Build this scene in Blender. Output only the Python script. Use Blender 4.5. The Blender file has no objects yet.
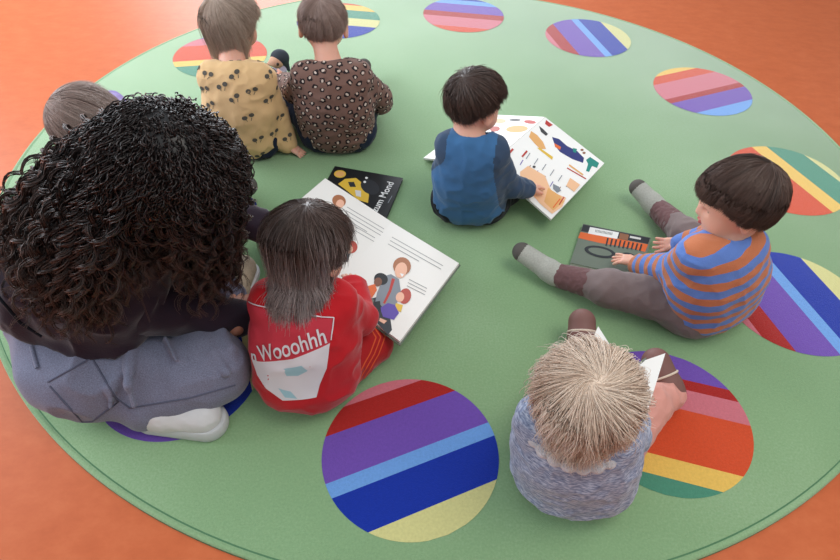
import bpy, bmesh, math
import numpy as np
from mathutils import Vector, Matrix
from mathutils.bvhtree import BVHTree

sc = bpy.context.scene
COL = sc.collection
RNG = np.random.default_rng(7)
A = lambda *v: np.array(v, float)

# ------------------------------------------------------------ camera
CAM_H = 1.28
F_PX, PITCH, ROLL = 613.6, 0.80396, 0.03729
_cp, _sp, _cr, _sr = math.cos(PITCH), math.sin(PITCH), math.cos(ROLL), math.sin(ROLL)
FW = A(0, _cp, -_sp); _up = A(0, _sp, _cp); _rt = A(1, 0, 0)
RT = _rt*_cr + _up*_sr
UP = -_rt*_sr + _up*_cr
cd = bpy.data.cameras.new('camera'); cam = bpy.data.objects.new('camera', cd); COL.objects.link(cam)
cd.sensor_width = 36; cd.lens = F_PX/840*36; cd.clip_start = .05
cam.matrix_world = Matrix(((RT[0], UP[0], -FW[0], 0), (RT[1], UP[1], -FW[1], 0), (RT[2], UP[2], -FW[2], CAM_H), (0, 0, 0, 1)))
sc.camera = cam
EYE = A(0, 0, CAM_H)

# ------------------------------------------------------------ light
w = bpy.data.worlds.new('world'); sc.world = w; w.use_nodes = True
w.node_tree.nodes['Background'].inputs[0].default_value = (.86, .93, 1, 1)
w.node_tree.nodes['Background'].inputs[1].default_value = .68
def area(name, loc, target, sx, sy, power, col):
    l = bpy.data.lights.new(name, 'AREA'); l.shape = 'RECTANGLE'; l.size = sx; l.size_y = sy
    l.energy = power; l.color = col
    o = bpy.data.objects.new(name, l); COL.objects.link(o); o.location = loc
    o.rotation_euler = (Vector(target)-Vector(loc)).to_track_quat('-Z', 'Y').to_euler()
    return o
area('window_light_left', (-4.1, 2.0, 1.7), (0.2, 1.6, 0), 3.8, 1.7, 120, (.86, .93, 1))
area('window_light_far', (-1.5, 7.1, 1.8), (0, 1.6, 0), 3.7, 1.9, 215, (.88, .94, 1))
area('ceiling_light', (1.2, .6, 2.7), (.9, .9, 0), 1.4, 1.4, 22, (1, .93, .82))
vs = sc.view_settings
vs.view_transform = 'Standard'; vs.look = 'None'; vs.gamma = 1; vs.use_curve_mapping = False
vs.exposure = 0.35

# ------------------------------------------------------------ helpers
def lin(h):
    if isinstance(h, (tuple, list)): c = [x/255 for x in h]
    else: c = [int(h[i:i+2], 16)/255 for i in (0, 2, 4)]
    return tuple((x/12.92 if x <= .04045 else ((x+.055)/1.055)**2.4) for x in c)+(1,)
def P(x, y, z=0.0):
    "the point of the room at height z that is seen at pixel x, y"
    d = FW + (x-420)/F_PX*RT - (y-280)/F_PX*UP
    return EYE + d*((z-CAM_H)/d[2])
def nrm(v):
    v = np.asarray(v, float); return v/(np.linalg.norm(v)+1e-12)
def mk(name, V, faces, mats, parent=None, mi=None, attrs=None, smooth=True):
    me = bpy.data.meshes.new(name)
    V = np.asarray(V, np.float32).reshape(-1, 3)
    if isinstance(faces, np.ndarray): faces = [faces]
    faces = [np.asarray(f, np.int32) for f in faces if len(f)]
    me.vertices.add(len(V)); me.vertices.foreach_set('co', V.ravel())
    tot = sum(f.size for f in faces); n = sum(len(f) for f in faces)
    me.loops.add(tot); me.polygons.add(n)
    me.loops.foreach_set('vertex_index', np.concatenate([f.ravel() for f in faces]))
    sizes = np.concatenate([np.full(len(f), f.shape[1], np.int32) for f in faces])
    st = np.concatenate([[0], np.cumsum(sizes)[:-1]]).astype(np.int32)
    me.polygons.foreach_set('loop_start', st)
    if mi is not None: me.polygons.foreach_set('material_index', np.asarray(mi, np.int32))
    for m in (mats if isinstance(mats, (list, tuple)) else [mats]): me.materials.append(m)
    for k, a in (attrs or {}).items():
        at = me.attributes.new(k, 'FLOAT', 'POINT'); at.data.foreach_set('value', np.asarray(a, np.float32))
    me.update(calc_edges=True); me.validate()
    if smooth: me.polygons.foreach_set('use_smooth', np.ones(len(me.polygons), bool))
    o = bpy.data.objects.new(name, me); COL.objects.link(o)
    if parent is not None:
        o.parent = parent; o.matrix_parent_inverse = Matrix.Translation(-Vector(parent.location))
    return o
def thing(name, label, cat, loc, group=None):
    o = bpy.data.objects.new(name, None); COL.objects.link(o); o.location = Vector([float(x) for x in loc])
    o.empty_display_size = .05
    o['label'] = label; o['category'] = cat
    if group: o['group'] = group
    return o

# value noise
_perm = np.random.default_rng(3).random((32, 32, 32))
def vnoise(p):
    i = np.floor(p).astype(int); f = p-i; f = f*f*(3-2*f)
    r = 0
    for a in (0, 1):
        for b in (0, 1):
            for c in (0, 1):
                wgt = (f[:, 0] if a else 1-f[:, 0])*(f[:, 1] if b else 1-f[:, 1])*(f[:, 2] if c else 1-f[:, 2])
                r = r + wgt*_perm[(i[:, 0]+a) % 32, (i[:, 1]+b) % 32, (i[:, 2]+c) % 32]
    return r
def fbm(p, o=2):
    return sum(vnoise(p*2**k+k*7.3)/2**k for k in range(o))/sum(1/2**k for k in range(o))

# ------------------------------------------------------------ signed distance modelling
class SDF:
    def __init__(s): s.p = []
    def cone(s, a, b, ra, rb=None, k=.01, op='u'):
        s.p.append(('c', np.array(a, float), np.array(b, float), ra, ra if rb is None else rb, k, op)); return s
    def chain(s, pts, rs, k=.01):
        for i in range(len(pts)-1): s.cone(pts[i], pts[i+1], rs[i], rs[i+1], k)
        return s
    def ell(s, c, r, R=None, k=.01, op='u'):
        s.p.append(('e', np.array(c, float), np.array(r, float)*np.ones(3), np.eye(3) if R is None else R, None, k, op)); return s
    def cut(s, o, n, k=.002):
        s.p.append(('p', np.array(o, float), nrm(n), None, None, k, 'x')); return s
    def build(s, h, floor=None, disp=None):
        lo = np.full(3, 1e9); hi = -lo
        for q in s.p:
            if q[6] != 'u': continue
            if q[0] == 'c':
                for c, r in ((q[1], q[3]), (q[2], q[4])): lo = np.minimum(lo, c-r); hi = np.maximum(hi, c+r)
            else: lo = np.minimum(lo, q[1]-q[2].max()); hi = np.maximum(hi, q[1]+q[2].max())
        lo -= 4*h+.01; hi += 4*h+.01
        n = np.ceil((hi-lo)/h).astype(int)+1
        F = np.full(n, 1.0, np.float32)
        ax = [lo[i]+h*np.arange(n[i]) for i in range(3)]
        for q in s.p:
            kind, op, k = q[0], q[6], q[5]
            if kind == 'p':
                d = (ax[0][:, None, None]-q[1][0])*q[2][0]+(ax[1][None, :, None]-q[1][1])*q[2][1]+(ax[2][None, None]-q[1][2])*q[2][2]
                F = np.maximum(F, d); continue
            m = k+3*h
            if kind == 'c':
                l = np.minimum(q[1]-q[3], q[2]-q[4])-m; u = np.maximum(q[1]+q[3], q[2]+q[4])+m
            else: l = q[1]-q[2].max()-m; u = q[1]+q[2].max()+m
            i0 = np.clip(np.floor((l-lo)/h).astype(int), 0, n-1); i1 = np.clip(np.ceil((u-lo)/h).astype(int)+1, 1, n)
            if (i1 <= i0).any(): continue
            X = ax[0][i0[0]:i1[0], None, None]; Y = ax[1][None, i0[1]:i1[1], None]; Z = ax[2][None, None, i0[2]:i1[2]]
            if kind == 'c':
                a, b = q[1], q[2]; ba = b-a; L = ba@ba+1e-12
                t = np.clip(((X-a[0])*ba[0]+(Y-a[1])*ba[1]+(Z-a[2])*ba[2])/L, 0, 1)
                d = np.sqrt((X-a[0]-t*ba[0])**2+(Y-a[1]-t*ba[1])**2+(Z-a[2]-t*ba[2])**2)-(q[3]+(q[4]-q[3])*t)
            else:
                c, r, R = q[1], q[2], q[3]
                dx, dy, dz = X-c[0], Y-c[1], Z-c[2]
                l0 = [dx*R[0, i]+dy*R[1, i]+dz*R[2, i] for i in range(3)]
                k0 = np.sqrt(sum((l0[i]/r[i])**2 for i in range(3)))
                k1 = np.sqrt(sum((l0[i]/r[i]**2)**2 for i in range(3)))+1e-9
                d = k0*(k0-1)/k1
            sl = tuple(slice(i0[i], i1[i]) for i in range(3)); G = F[sl]
            if op == 's':
                d = -d; hh = np.maximum(k-np.abs(G-d), 0)/k; F[sl] = np.maximum(G, d)+hh*hh*k*.25
            else:
                hh = np.maximum(k-np.abs(G-d), 0)/k; F[sl] = np.minimum(G, d)-hh*hh*k*.25
        if floor is not None: F = np.maximum(F, (floor-ax[2])[None, None, :].astype(np.float32))
        V, Q = snet(F, lo, h)
        if disp is not None:
            N = vnormals(V, Q); V = V+N*disp(V)[:, None]
            if floor is not None: V[:, 2] = np.maximum(V[:, 2], floor)
        return V, Q
def snet(F, lo, h):
    F = np.ascontiguousarray(F); s = F < 0; n = np.array(F.shape)-1
    cnt = np.zeros(n, np.int8)
    for a in (0, 1):
        for b in (0, 1):
            for c in (0, 1): cnt += s[a:a+n[0], b:b+n[1], c:c+n[2]]
    act = (cnt > 0) & (cnt < 8); I = np.argwhere(act)
    idx = np.full(n, -1, np.int32); idx[act] = np.arange(len(I))
    acc = np.zeros((len(I), 3)); num = np.zeros(len(I))
    co = [(a, b, c) for a in (0, 1) for b in (0, 1) for c in (0, 1)]
    for a in co:
        for ax_ in range(3):
            if a[ax_]: continue
            b = list(a); b[ax_] = 1
            va = F[I[:, 0]+a[0], I[:, 1]+a[1], I[:, 2]+a[2]]; vb = F[I[:, 0]+b[0], I[:, 1]+b[1], I[:, 2]+b[2]]
            m = (va < 0) != (vb < 0); t = np.where(m, va/np.where(m, va-vb, 1), 0)
            p = np.tile(np.array(a, float), (len(I), 1)); p[:, ax_] += t
            acc += p*m[:, None]; num += m
    V = lo+(I+acc/num[:, None])*h
    Q = []
    for ax_ in range(3):
        b, c = [(1, 2), (2, 0), (0, 1)][ax_]
        sl0 = [slice(1, -1)]*3; sl1 = [slice(1, -1)]*3
        sl0[ax_] = slice(0, -1); sl1[ax_] = slice(1, None)
        sa, sb = s[tuple(sl0)], s[tuple(sl1)]
        E = np.argwhere(sa != sb); inside = sa[tuple(E.T)]
        off = np.ones(3, int); off[ax_] = 0; E = E+off
        def cell(db, dc):
            e = E.copy(); e[:, b] += db; e[:, c] += dc; return idx[tuple(e.T)]
        q = np.stack([cell(-1, -1), cell(0, -1), cell(0, 0), cell(-1, 0)], 1)
        q[~inside] = q[~inside][:, ::-1]; Q.append(q)
    return V, np.concatenate(Q)
def vnormals(V, Q):
    n = np.cross(V[Q[:, 2]]-V[Q[:, 0]], V[Q[:, 3]]-V[Q[:, 1]]); N = np.zeros_like(V)
    for i in range(4): np.add.at(N, Q[:, i], n)
    return N/(np.linalg.norm(N, axis=1)[:, None]+1e-12)
def join(parts):
    Vs, Fs, o = [], [], 0
    for V, Q in parts: Vs.append(V); Fs.append(Q+o); o += len(V)
    return np.concatenate(Vs), np.concatenate(Fs)
def tubes(pts, rad, sides=3):
    "pts (n,K,3), rad (n,K) -> verts, quads"
    n, K, _ = pts.shape
    T = np.gradient(pts, axis=1); T /= np.linalg.norm(T, axis=2)[..., None]+1e-9
    ref = np.where(np.abs(T[..., 2:3]) > .9, A(1, 0, 0), A(0, 0, 1))
    U = np.cross(T, ref); U /= np.linalg.norm(U, axis=2)[..., None]+1e-9; W = np.cross(T, U)
    an = np.arange(sides)*2*np.pi/sides
    V = pts[:, :, None]+rad[..., None, None]*(np.cos(an)[:, None]*U[:, :, None]+np.sin(an)[:, None]*W[:, :, None])
    base = (np.arange(n)[:, None, None]*K+np.arange(K-1)[None, :, None])*sides+np.arange(sides)
    nx = (np.arange(n)[:, None, None]*K+np.arange(K-1)[None, :, None])*sides+(np.arange(sides)+1) % sides
    Q = np.stack([base, nx, nx+sides, base+sides], -1).reshape(-1, 4)
    return V.reshape(-1, 3), Q

# ------------------------------------------------------------ materials
def mat(name, col, rough=.8, sheen=0, spec=.3, bump=0, bscale=300, vary=0, vscale=20, sss=0, metal=0, bdist=.002):
    m = bpy.data.materials.new(name); m.use_nodes = True; nt = m.node_tree; b = nt.nodes['Principled BSDF']
    c = lin(col) if not (isinstance(col, tuple) and len(col) == 4) else col
    b.inputs['Base Color'].default_value = c; b.inputs['Roughness'].default_value = rough
    b.inputs['Specular IOR Level'].default_value = spec; b.inputs['Metallic'].default_value = metal
    if sheen: b.inputs['Sheen Weight'].default_value = sheen; b.inputs['Sheen Roughness'].default_value = .4
    if sss:
        b.inputs['Subsurface Weight'].default_value = sss; b.inputs['Subsurface Radius'].default_value = (1, .35, .2); b.inputs['Subsurface Scale'].default_value = .008
    tc = nt.nodes.new('ShaderNodeTexCoord')
    if bump:
        n = nt.nodes.new('ShaderNodeTexNoise'); n.inputs['Scale'].default_value = bscale; n.inputs['Detail'].default_value = 3
        nt.links.new(tc.outputs['Object'], n.inputs['Vector'])
        bp = nt.nodes.new('ShaderNodeBump'); bp.inputs['Strength'].default_value = bump; bp.inputs['Distance'].default_value = bdist
        nt.links.new(n.outputs['Fac'], bp.inputs['Height']); nt.links.new(bp.outputs['Normal'], b.inputs['Normal'])
    if vary:
        n = nt.nodes.new('ShaderNodeTexNoise'); n.inputs['Scale'].default_value = vscale; n.inputs['Detail'].default_value = 4
        nt.links.new(tc.outputs['Object'], n.inputs['Vector'])
        r = nt.nodes.new('ShaderNodeValToRGB'); r.color_ramp.elements[0].position = .3; r.color_ramp.elements[1].position = .7
        r.color_ramp.elements[0].color = tuple(x*(1-vary) for x in c[:3])+(1,)
        r.color_ramp.elements[1].color = tuple(min(1, x*(1+vary)) for x in c[:3])+(1,)
        nt.links.new(n.outputs['Fac'], r.inputs['Fac']); nt.links.new(r.outputs['Color'], b.inputs['Base Color'])
    return m
def ramp(nt, els, interp='LINEAR'):
    r = nt.nodes.new('ShaderNodeValToRGB'); cr = r.color_ramp; cr.interpolation = interp
    while len(cr.elements) > 1: cr.elements.remove(cr.elements[-1])
    cr.elements[0].position = els[0][0]; cr.elements[0].color = lin(els[0][1])
    for p, c in els[1:]: e = cr.elements.new(p); e.color = lin(c)
    return r
def hairmat(name, root, tip, dark, rough=.42, spec=.5):
    m = bpy.data.materials.new(name); m.use_nodes = True; nt = m.node_tree; b = nt.nodes['Principled BSDF']
    a = nt.nodes.new('ShaderNodeAttribute'); a.attribute_name = 't'
    r = ramp(nt, [(0, root), (.35, root), (1, tip)]); nt.links.new(a.outputs['Fac'], r.inputs['Fac'])
    a2 = nt.nodes.new('ShaderNodeAttribute'); a2.attribute_name = 'r'
    mx = nt.nodes.new('ShaderNodeMix'); mx.data_type = 'RGBA'
    mx.inputs[7].default_value = lin(dark)
    mp = nt.nodes.new('ShaderNodeMath'); mp.operation = 'POWER'; mp.inputs[1].default_value = 2.2
    nt.links.new(a2.outputs['Fac'], mp.inputs[0]); nt.links.new(mp.outputs[0], mx.inputs[0])
    nt.links.new(r.outputs['Color'], mx.inputs[6]); nt.links.new(mx.outputs[2], b.inputs['Base Color'])
    b.inputs['Roughness'].default_value = rough; b.inputs['Specular IOR Level'].default_value = spec
    return m
M = {}
for k, c in dict(green='4b8a72', pink='c8707c', dred='a3231f', purple='6c4ba6', lblue='6a9ad8', blue='12309a', pale='ccc788', yellow='e2b95c', orange='cd4c28').items():
    M['rug_'+k] = mat('rug_'+k, c, .95, sheen=.7, spec=.15, bump=.7, bscale=420, vary=.06, vscale=160)
# rug field
m = mat('rug_field', '7fa676', .95, sheen=.5, spec=.15, bump=.7, bscale=420); nt = m.node_tree; b = nt.nodes['Principled BSDF']
tc = nt.nodes.new('ShaderNodeTexCoord'); n1 = nt.nodes.new('ShaderNodeTexNoise'); n1.inputs['Scale'].default_value = 1.3; n1.inputs['Detail'].default_value = 3
n2 = nt.nodes.new('ShaderNodeTexNoise'); n2.inputs['Scale'].default_value = 190; n2.inputs['Detail'].default_value = 3
nt.links.new(tc.outputs['Object'], n1.inputs['Vector']); nt.links.new(tc.outputs['Object'], n2.inputs['Vector'])
ad = nt.nodes.new('ShaderNodeMath'); ad.operation = 'MULTIPLY_ADD'; ad.inputs[1].default_value = .55
nt.links.new(n2.outputs['Fac'], ad.inputs[0]); nt.links.new(n1.outputs['Fac'], ad.inputs[2])
r = ramp(nt, [(.55, '7e9f76'), (.78, '88a97e'), (1, '96b48d')]); nt.links.new(ad.outputs[0], r.inputs['Fac']); nt.links.new(r.outputs['Color'], b.inputs['Base Color'])
M['rug_field'] = m
M['rug_edge'] = mat('rug_edge', '547c5a', .9, bump=.6, bscale=300)
# linoleum
m = mat('linoleum', 'c9622f', .5, spec=.3, bump=.05, bscale=60); nt = m.node_tree; b = nt.nodes['Principled BSDF']
tc = nt.nodes.new('ShaderNodeTexCoord'); mp = nt.nodes.new('ShaderNodeMapping'); mp.inputs['Scale'].default_value = (1, 1.5, 1)
n1 = nt.nodes.new('ShaderNodeTexNoise'); n1.inputs['Scale'].default_value = 14; n1.inputs['Detail'].default_value = 9; n1.inputs['Roughness'].default_value = .7
nt.links.new(tc.outputs['Object'], mp.inputs['Vector']); nt.links.new(mp.outputs['Vector'], n1.inputs['Vector'])
r = ramp(nt, [(.3, 'be5c30'), (.5, 'c66336'), (.72, 'cd6c3f')]); nt.links.new(n1.outputs['Fac'], r.inputs['Fac']); nt.links.new(r.outputs['Color'], b.inputs['Base Color'])
M['lino'] = m
M['skin'] = mat('skin', 'e2ab95', .5, spec=.35, sss=.25)
M['skin_adult'] = mat('skin_adult', 'b98068', .5, spec=.35, sss=.2)
M['lips'] = mat('lips', 'b8625c', .45)
M['eye_white'] = mat('eye_white', 'e8e4e0', .25, spec=.5)
M['iris'] = mat('iris', '3a2a20', .2, spec=.5)
M['paper'] = mat('paper', 'e6e2dc', .55, spec=.3)
M['board'] = mat('board', 'eceae6', .45, spec=.4)
for k, c in dict(ink='3a3a3c', grey_text='8f8d8c', b_orange='d9652e', b_red='b2332c', b_navy='2b3270', b_teal='1f8377', b_tan='dca565', b_peach='e8b890', b_grey='7d838b', b_dark='2a2c31', b_purple='5b45a0', b_brown='8a5b40', b_hair='a56a48', b_redhair='b04a3c', b_skin='e6b196', b_dskin='7a4c36', b_yellow='d9b23f', b_black='17181b', b_white='e4e4e2', b_cyan='9cc6d4', b_green='6b7568', b_pale='cfcdca').items():
    M[k] = mat(k, c, .5, spec=.35)
def ao(o, **kw):
    for k, v in kw.items(): o[k] = v
    return o

# ------------------------------------------------------------ floor and rug
RX, RY, RR = .0803, 1.8827, 1.4974
def grid_floor():
    V = np.array([(-9, -7, -.012), (9, -7, -.012), (9, 12, -.012), (-9, 12, -.012)]); V2 = V-A(0, 0, .1)
    return np.concatenate([V, V2]), np.array([(0, 1, 2, 3), (7, 6, 5, 4), (0, 4, 5, 1), (1, 5, 6, 2), (2, 6, 7, 3), (3, 7, 4, 0)])
V, Q = grid_floor(); fl = mk('floor', V, Q, M['lino'], smooth=False); fl['kind'] = 'structure'
def box_mesh(name, boxes, m, kind='structure', parent=None):
    V, F = [], []
    for (x0, y0, z0, x1, y1, z1) in boxes:
        b0 = len(V); V += [(x0, y0, z0), (x1, y0, z0), (x1, y1, z0), (x0, y1, z0), (x0, y0, z1), (x1, y0, z1), (x1, y1, z1), (x0, y1, z1)]
        F += [[b0+i for i in f] for f in ((3, 2, 1, 0), (4, 5, 6, 7), (0, 1, 5, 4), (1, 2, 6, 5), (2, 3, 7, 6), (3, 0, 4, 7))]
    o = mk(name, V, np.array(F), m, parent, smooth=False)
    if kind: o['kind'] = kind
    return o
M['wall'] = mat('wall_paint', 'dedcd4', .9); M['frame'] = mat('window_frame_paint', 'e6e6e4', .5)
z0 = -.012
box_mesh('wall_left', [(-4.3, -3.2, z0, -4.2, 0, 3), (-4.3, 4, z0, -4.2, 7.3, 3), (-4.3, 0, z0, -4.2, 4, .8), (-4.3, 0, 2.6, -4.2, 4, 3)], M['wall'])
box_mesh('wall_far', [(-4.2, 7.2, z0, -3.4, 7.3, 3), (.4, 7.2, z0, 5, 7.3, 3), (-3.4, 7.2, z0, .4, 7.3, .8), (-3.4, 7.2, 2.8, .4, 7.3, 3)], M['wall'])
box_mesh('wall_right', [(5, -3.2, z0, 5.1, 7.3, 3)], M['wall']); box_mesh('wall_near', [(-4.2, -3.3, z0, 5, -3.2, 3)], M['wall'])
box_mesh('window_1', [(-4.28, 0, .8, -4.22, .06, 2.6), (-4.28, 1.97, .8, -4.22, 2.03, 2.6), (-4.28, 3.94, .8, -4.22, 4, 2.6), (-4.28, 0, .8, -4.22, 4, .86), (-4.28, 0, 2.54, -4.22, 4, 2.6)], M['frame'])
box_mesh('window_2', [(-3.4, 7.22, .8, -3.34, 7.28, 2.8), (-1.53, 7.22, .8, -1.47, 7.28, 2.8), (.34, 7.22, .8, .4, 7.28, 2.8), (-3.4, 7.22, .8, .4, 7.28, .86), (-3.4, 7.22, 2.74, .4, 7.28, 2.8)], M['frame'])
def build_rug():
    V, F4, F3, mi4, mi3 = [], [], [], [], []
    names = ['field', 'edge', 'green', 'pink', 'dred', 'purple', 'lblue', 'blue', 'pale', 'yellow', 'orange']
    mats = [M['rug_'+n] for n in names]
    N = 256; an = np.arange(N)*2*np.pi/N
    prof = [(RR-.017, 0, 0), (RR-.014, -.0025, 1), (RR-.011, 0, 1), (RR-.004, -.0005, 0), (RR, -.004, 1), (RR, -.0118, 1)]
    V.append((RX, RY, 0))
    for r_, z, _ in prof:
        for a in an: V.append((RX+r_*math.cos(a), RY+r_*math.sin(a), z))
    for i in range(N): F3.append((0, 1+i, 1+(i+1) % N)); mi3.append(0)
    for j in range(len(prof)-1):
        for i in range(N):
            a0 = 1+j*N+i; a1 = 1+j*N+(i+1) % N
            F4.append((a0, a0+N, a1+N, a1)); mi4.append([1, 0, 0, 0, 1][j])
    A_ = ['pink', 'dred', 'purple', 'lblue', 'blue', 'pale']; oA = [.86, .56, .01, -.17, -.66]
    D = [(0, .435, A_, [-x for x in oA]),
         (1, -.247, ['purple', 'dred', 'pink', 'orange', 'yellow', 'green'], [-.642, -.487, -.178, .532, .789]),
         (2, -1.323, A_, oA), (3, -1.211, ['pink', 'orange', 'yellow', 'green', 'pale'], [.72, -.094, -.376, -.868]),
         (4, .437, ['yellow', 'orange', 'pink', 'dred', 'purple', 'lblue'], [-.824, -.541, .029, .196, .671]),
         (5, -1.319, A_, oA), (6, -.114, ['blue', 'lblue', 'purple', 'dred', 'pink', 'orange'], [-.851, -.602, -.103, .179, .717]),
         (7, -.101, ['orange', 'yellow', 'green', 'pale', 'blue'], [-.906, -.609, -.161, .256]),
         (8, .223, ['purple', 'pink', 'orange', 'yellow', 'green'], [-.865, -.534, .164, .404]),
         (9, .6, A_, [-x for x in oA]), (10, -.5, ['yellow', 'orange', 'pink', 'dred', 'purple', 'lblue'], [-.824, -.541, .029, .196, .671]),
         (11, -1.2, A_, [.97, .90, .01, -.17, -.80])]
    rr, rd = 1.2001, .2008
    for k, th, cols, offs in D:
        a = -1.64338+2*math.pi*k/12; c = A(RX+rr*math.cos(a), RY+rr*math.sin(a))
        t = A(math.cos(th), math.sin(th)); n = A(math.sin(th), -math.cos(th))
        s = 1 if offs[0] < offs[-1] else -1
        b_ = [-s]+list(offs)+[s]
        for i, cn in enumerate(cols):
            us = np.linspace(b_[i], b_[i+1], 15)
            b0 = len(V)
            for u in us:
                hw = math.sqrt(max(0, 1-u*u))
                for sg in (-1, 1):
                    q = c+(n*u+t*hw*sg)*rd; V.append((q[0], q[1], .0009))
            for j in range(14):
                q = [b0+2*j, b0+2*j+1, b0+2*j+3, b0+2*j+2]
                if s < 0: q = q[::-1]
                F4.append(q[::-1]); mi4.append(names.index(cn))
    o = mk('round_rug', V, [np.array(F3), np.array(F4)], mats, mi=mi3+mi4, smooth=False)
    ao(o, label='large round green rug with multicoloured striped dots around its border', category='rug')
build_rug()

# ------------------------------------------------------------ people
def frame(fwd, up):
    f = nrm(fwd); u = nrm(np.asarray(up, float)-f*(np.dot(up, f))); r_ = np.cross(f, u)
    return np.stack([r_, f, u], 1)      # columns: right, forward, up (local -> world)
def head_sdf(S, C, R, s):
    L = lambda x, y, z: C+R@(A(x, y, z)*s)
    S.ell(L(0, -.008, .018), A(.069, .083, .070)*s, R, .03*s)
    S.ell(L(0, .026, -.028), A(.053, .052, .056)*s, R, .03*s)
    for x in (-1, 1): S.ell(L(x*.030, .044, -.040), .026*s, None, .02*s)
    S.ell(L(0, .050, -.070), A(.020, .018, .014)*s, R, .02*s)
    S.cone(L(0, .068, -.006), L(0, .079, -.024), .006*s, .008*s, .01*s)
    for x in (-1, 1):
        S.ell(L(x*.0075, .075, -.028), .0055*s, None, .006*s)
        S.ell(L(x*.028, .074, -.006), A(.013, .008, .008)*s, R, .006*s, 's')
        Re = R@np.array(Matrix.Rotation(x*-.35, 3, 'Z'))
        S.ell(L(x*.071, -.006, -.014), A(.008, .017, .026)*s, Re, .008*s)
        S.ell(L(x*.080, -.003, -.012), A(.006, .009, .015)*s, Re, .004*s, 's')
        S.ell(L(x*.071, -.002, -.035), .007*s, None, .004*s)
def eye_parts(par, C, R, s, skin, brow):
    for x in (-1, 1):
        c = C+R@(A(x*.028, .0555, -.006)*s)
        V, F, mi = [], [], []
        nu, nv = 10, 16; rr = .0115*s
        for i in range(nu+1):
            th = math.pi*i/nu
            for j in range(nv):
                ph = 2*math.pi*j/nv
                V.append(c+R@(A(math.sin(th)*math.cos(ph), math.cos(th), math.sin(th)*math.sin(ph))*rr))
        for i in range(nu):
            for j in range(nv):
                F.append((i*nv+j, i*nv+(j+1) % nv, (i+1)*nv+(j+1) % nv, (i+1)*nv+j)); mi.append(1 if i < 2 else 0)
        mk('eye', V, np.array(F), [M['eye_white'], M['iris']], par, mi)
        # eyebrow
        pts = np.array([[C+R@(A(x*(.015+.026*q), (.0725-.013*q*q), .014+.006*math.sin(q*2.6))*s) for q in np.linspace(0, 1, 7)]])
        V, Q = tubes(pts, np.array([[.0008, .0018, .002, .002, .0018, .0012, .0006]])*s, 6)
        mk('eyebrow', V, Q, brow, par)
    S = SDF(); L = lambda a_, b_, c_: C+R@(A(a_, b_, c_)*s)
    S.chain([L(-.017, .070, -.052), L(-.006, .0765, -.050), L(.006, .0765, -.050), L(.017, .070, -.052)], [.002*s, .0036*s, .0036*s, .002*s], .003*s)
    S.chain([L(-.013, .070, -.0555), L(0, .0755, -.057), L(.013, .070, -.0555)], [.002*s, .0042*s, .002*s], .002*s)
    V, Q = S.build(.0012*s); mk('lips', V, Q, M['lips'], par)
def hand(W, d, pn, th, s=1.0, curl=.35, spread=.16, thumb=.7):
    "W wrist, d pointing direction, pn palm normal (out of the palm), th +1/-1: side of thumb along cross(d, pn)"
    d = nrm(d); pn = nrm(np.asarray(pn)-d*np.dot(pn, d)); sd = np.cross(d, pn)*th
    g = lambda a, b, c: W+(d*a+sd*b+pn*c)*s
    S = SDF()
    S.cone(g(-.03, 0, 0), g(0, 0, 0), .0165*s, .0155*s, .01)
    for b in (-.013, -.004, .005, .013): S.cone(g(.004, b*.7, 0), g(.042, b*1.15, 0), .0115*s, .0088*s, .008*s)
    S.ell(g(.018, .014, .006), A(.016, .011, .011)*s, None, .008*s)
    rng = [(.0165, .030), (.0055, .035), (-.0055, .033), (-.0155, .026)]
    for i, (b, L) in enumerate(rng):
        p = g(.044, b, 0); ang = curl*(.5+.12*i)
        sp = spread*(1.2-i*.8)
        for j, f in enumerate((.45, .32, .28)):
            ang_ = ang*(1+1.1*j)
            v = (d*math.cos(sp)+sd*math.sin(sp))*math.cos(ang_)+pn*math.sin(ang_)
            q = p+nrm(v)*L*f*s*1.1; S.cone(p, q, (.0066-.0006*j)*s, (.006-.0006*j)*s, .002*s); p = q
    p = g(.012, .017, .004)
    v0 = d*math.cos(thumb)+sd*math.sin(thumb)+pn*.25
    v1 = d*math.cos(thumb*.6)+sd*math.sin(thumb*.6)+pn*.35
    q = p+nrm(v0)*.026*s; S.cone(p, q, .0095*s, .0075*s, .006*s); S.cone(q, q+nrm(v1)*.018*s, .0072*s, .0058*s, .003*s)
    return S.build(.0016*s)
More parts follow.
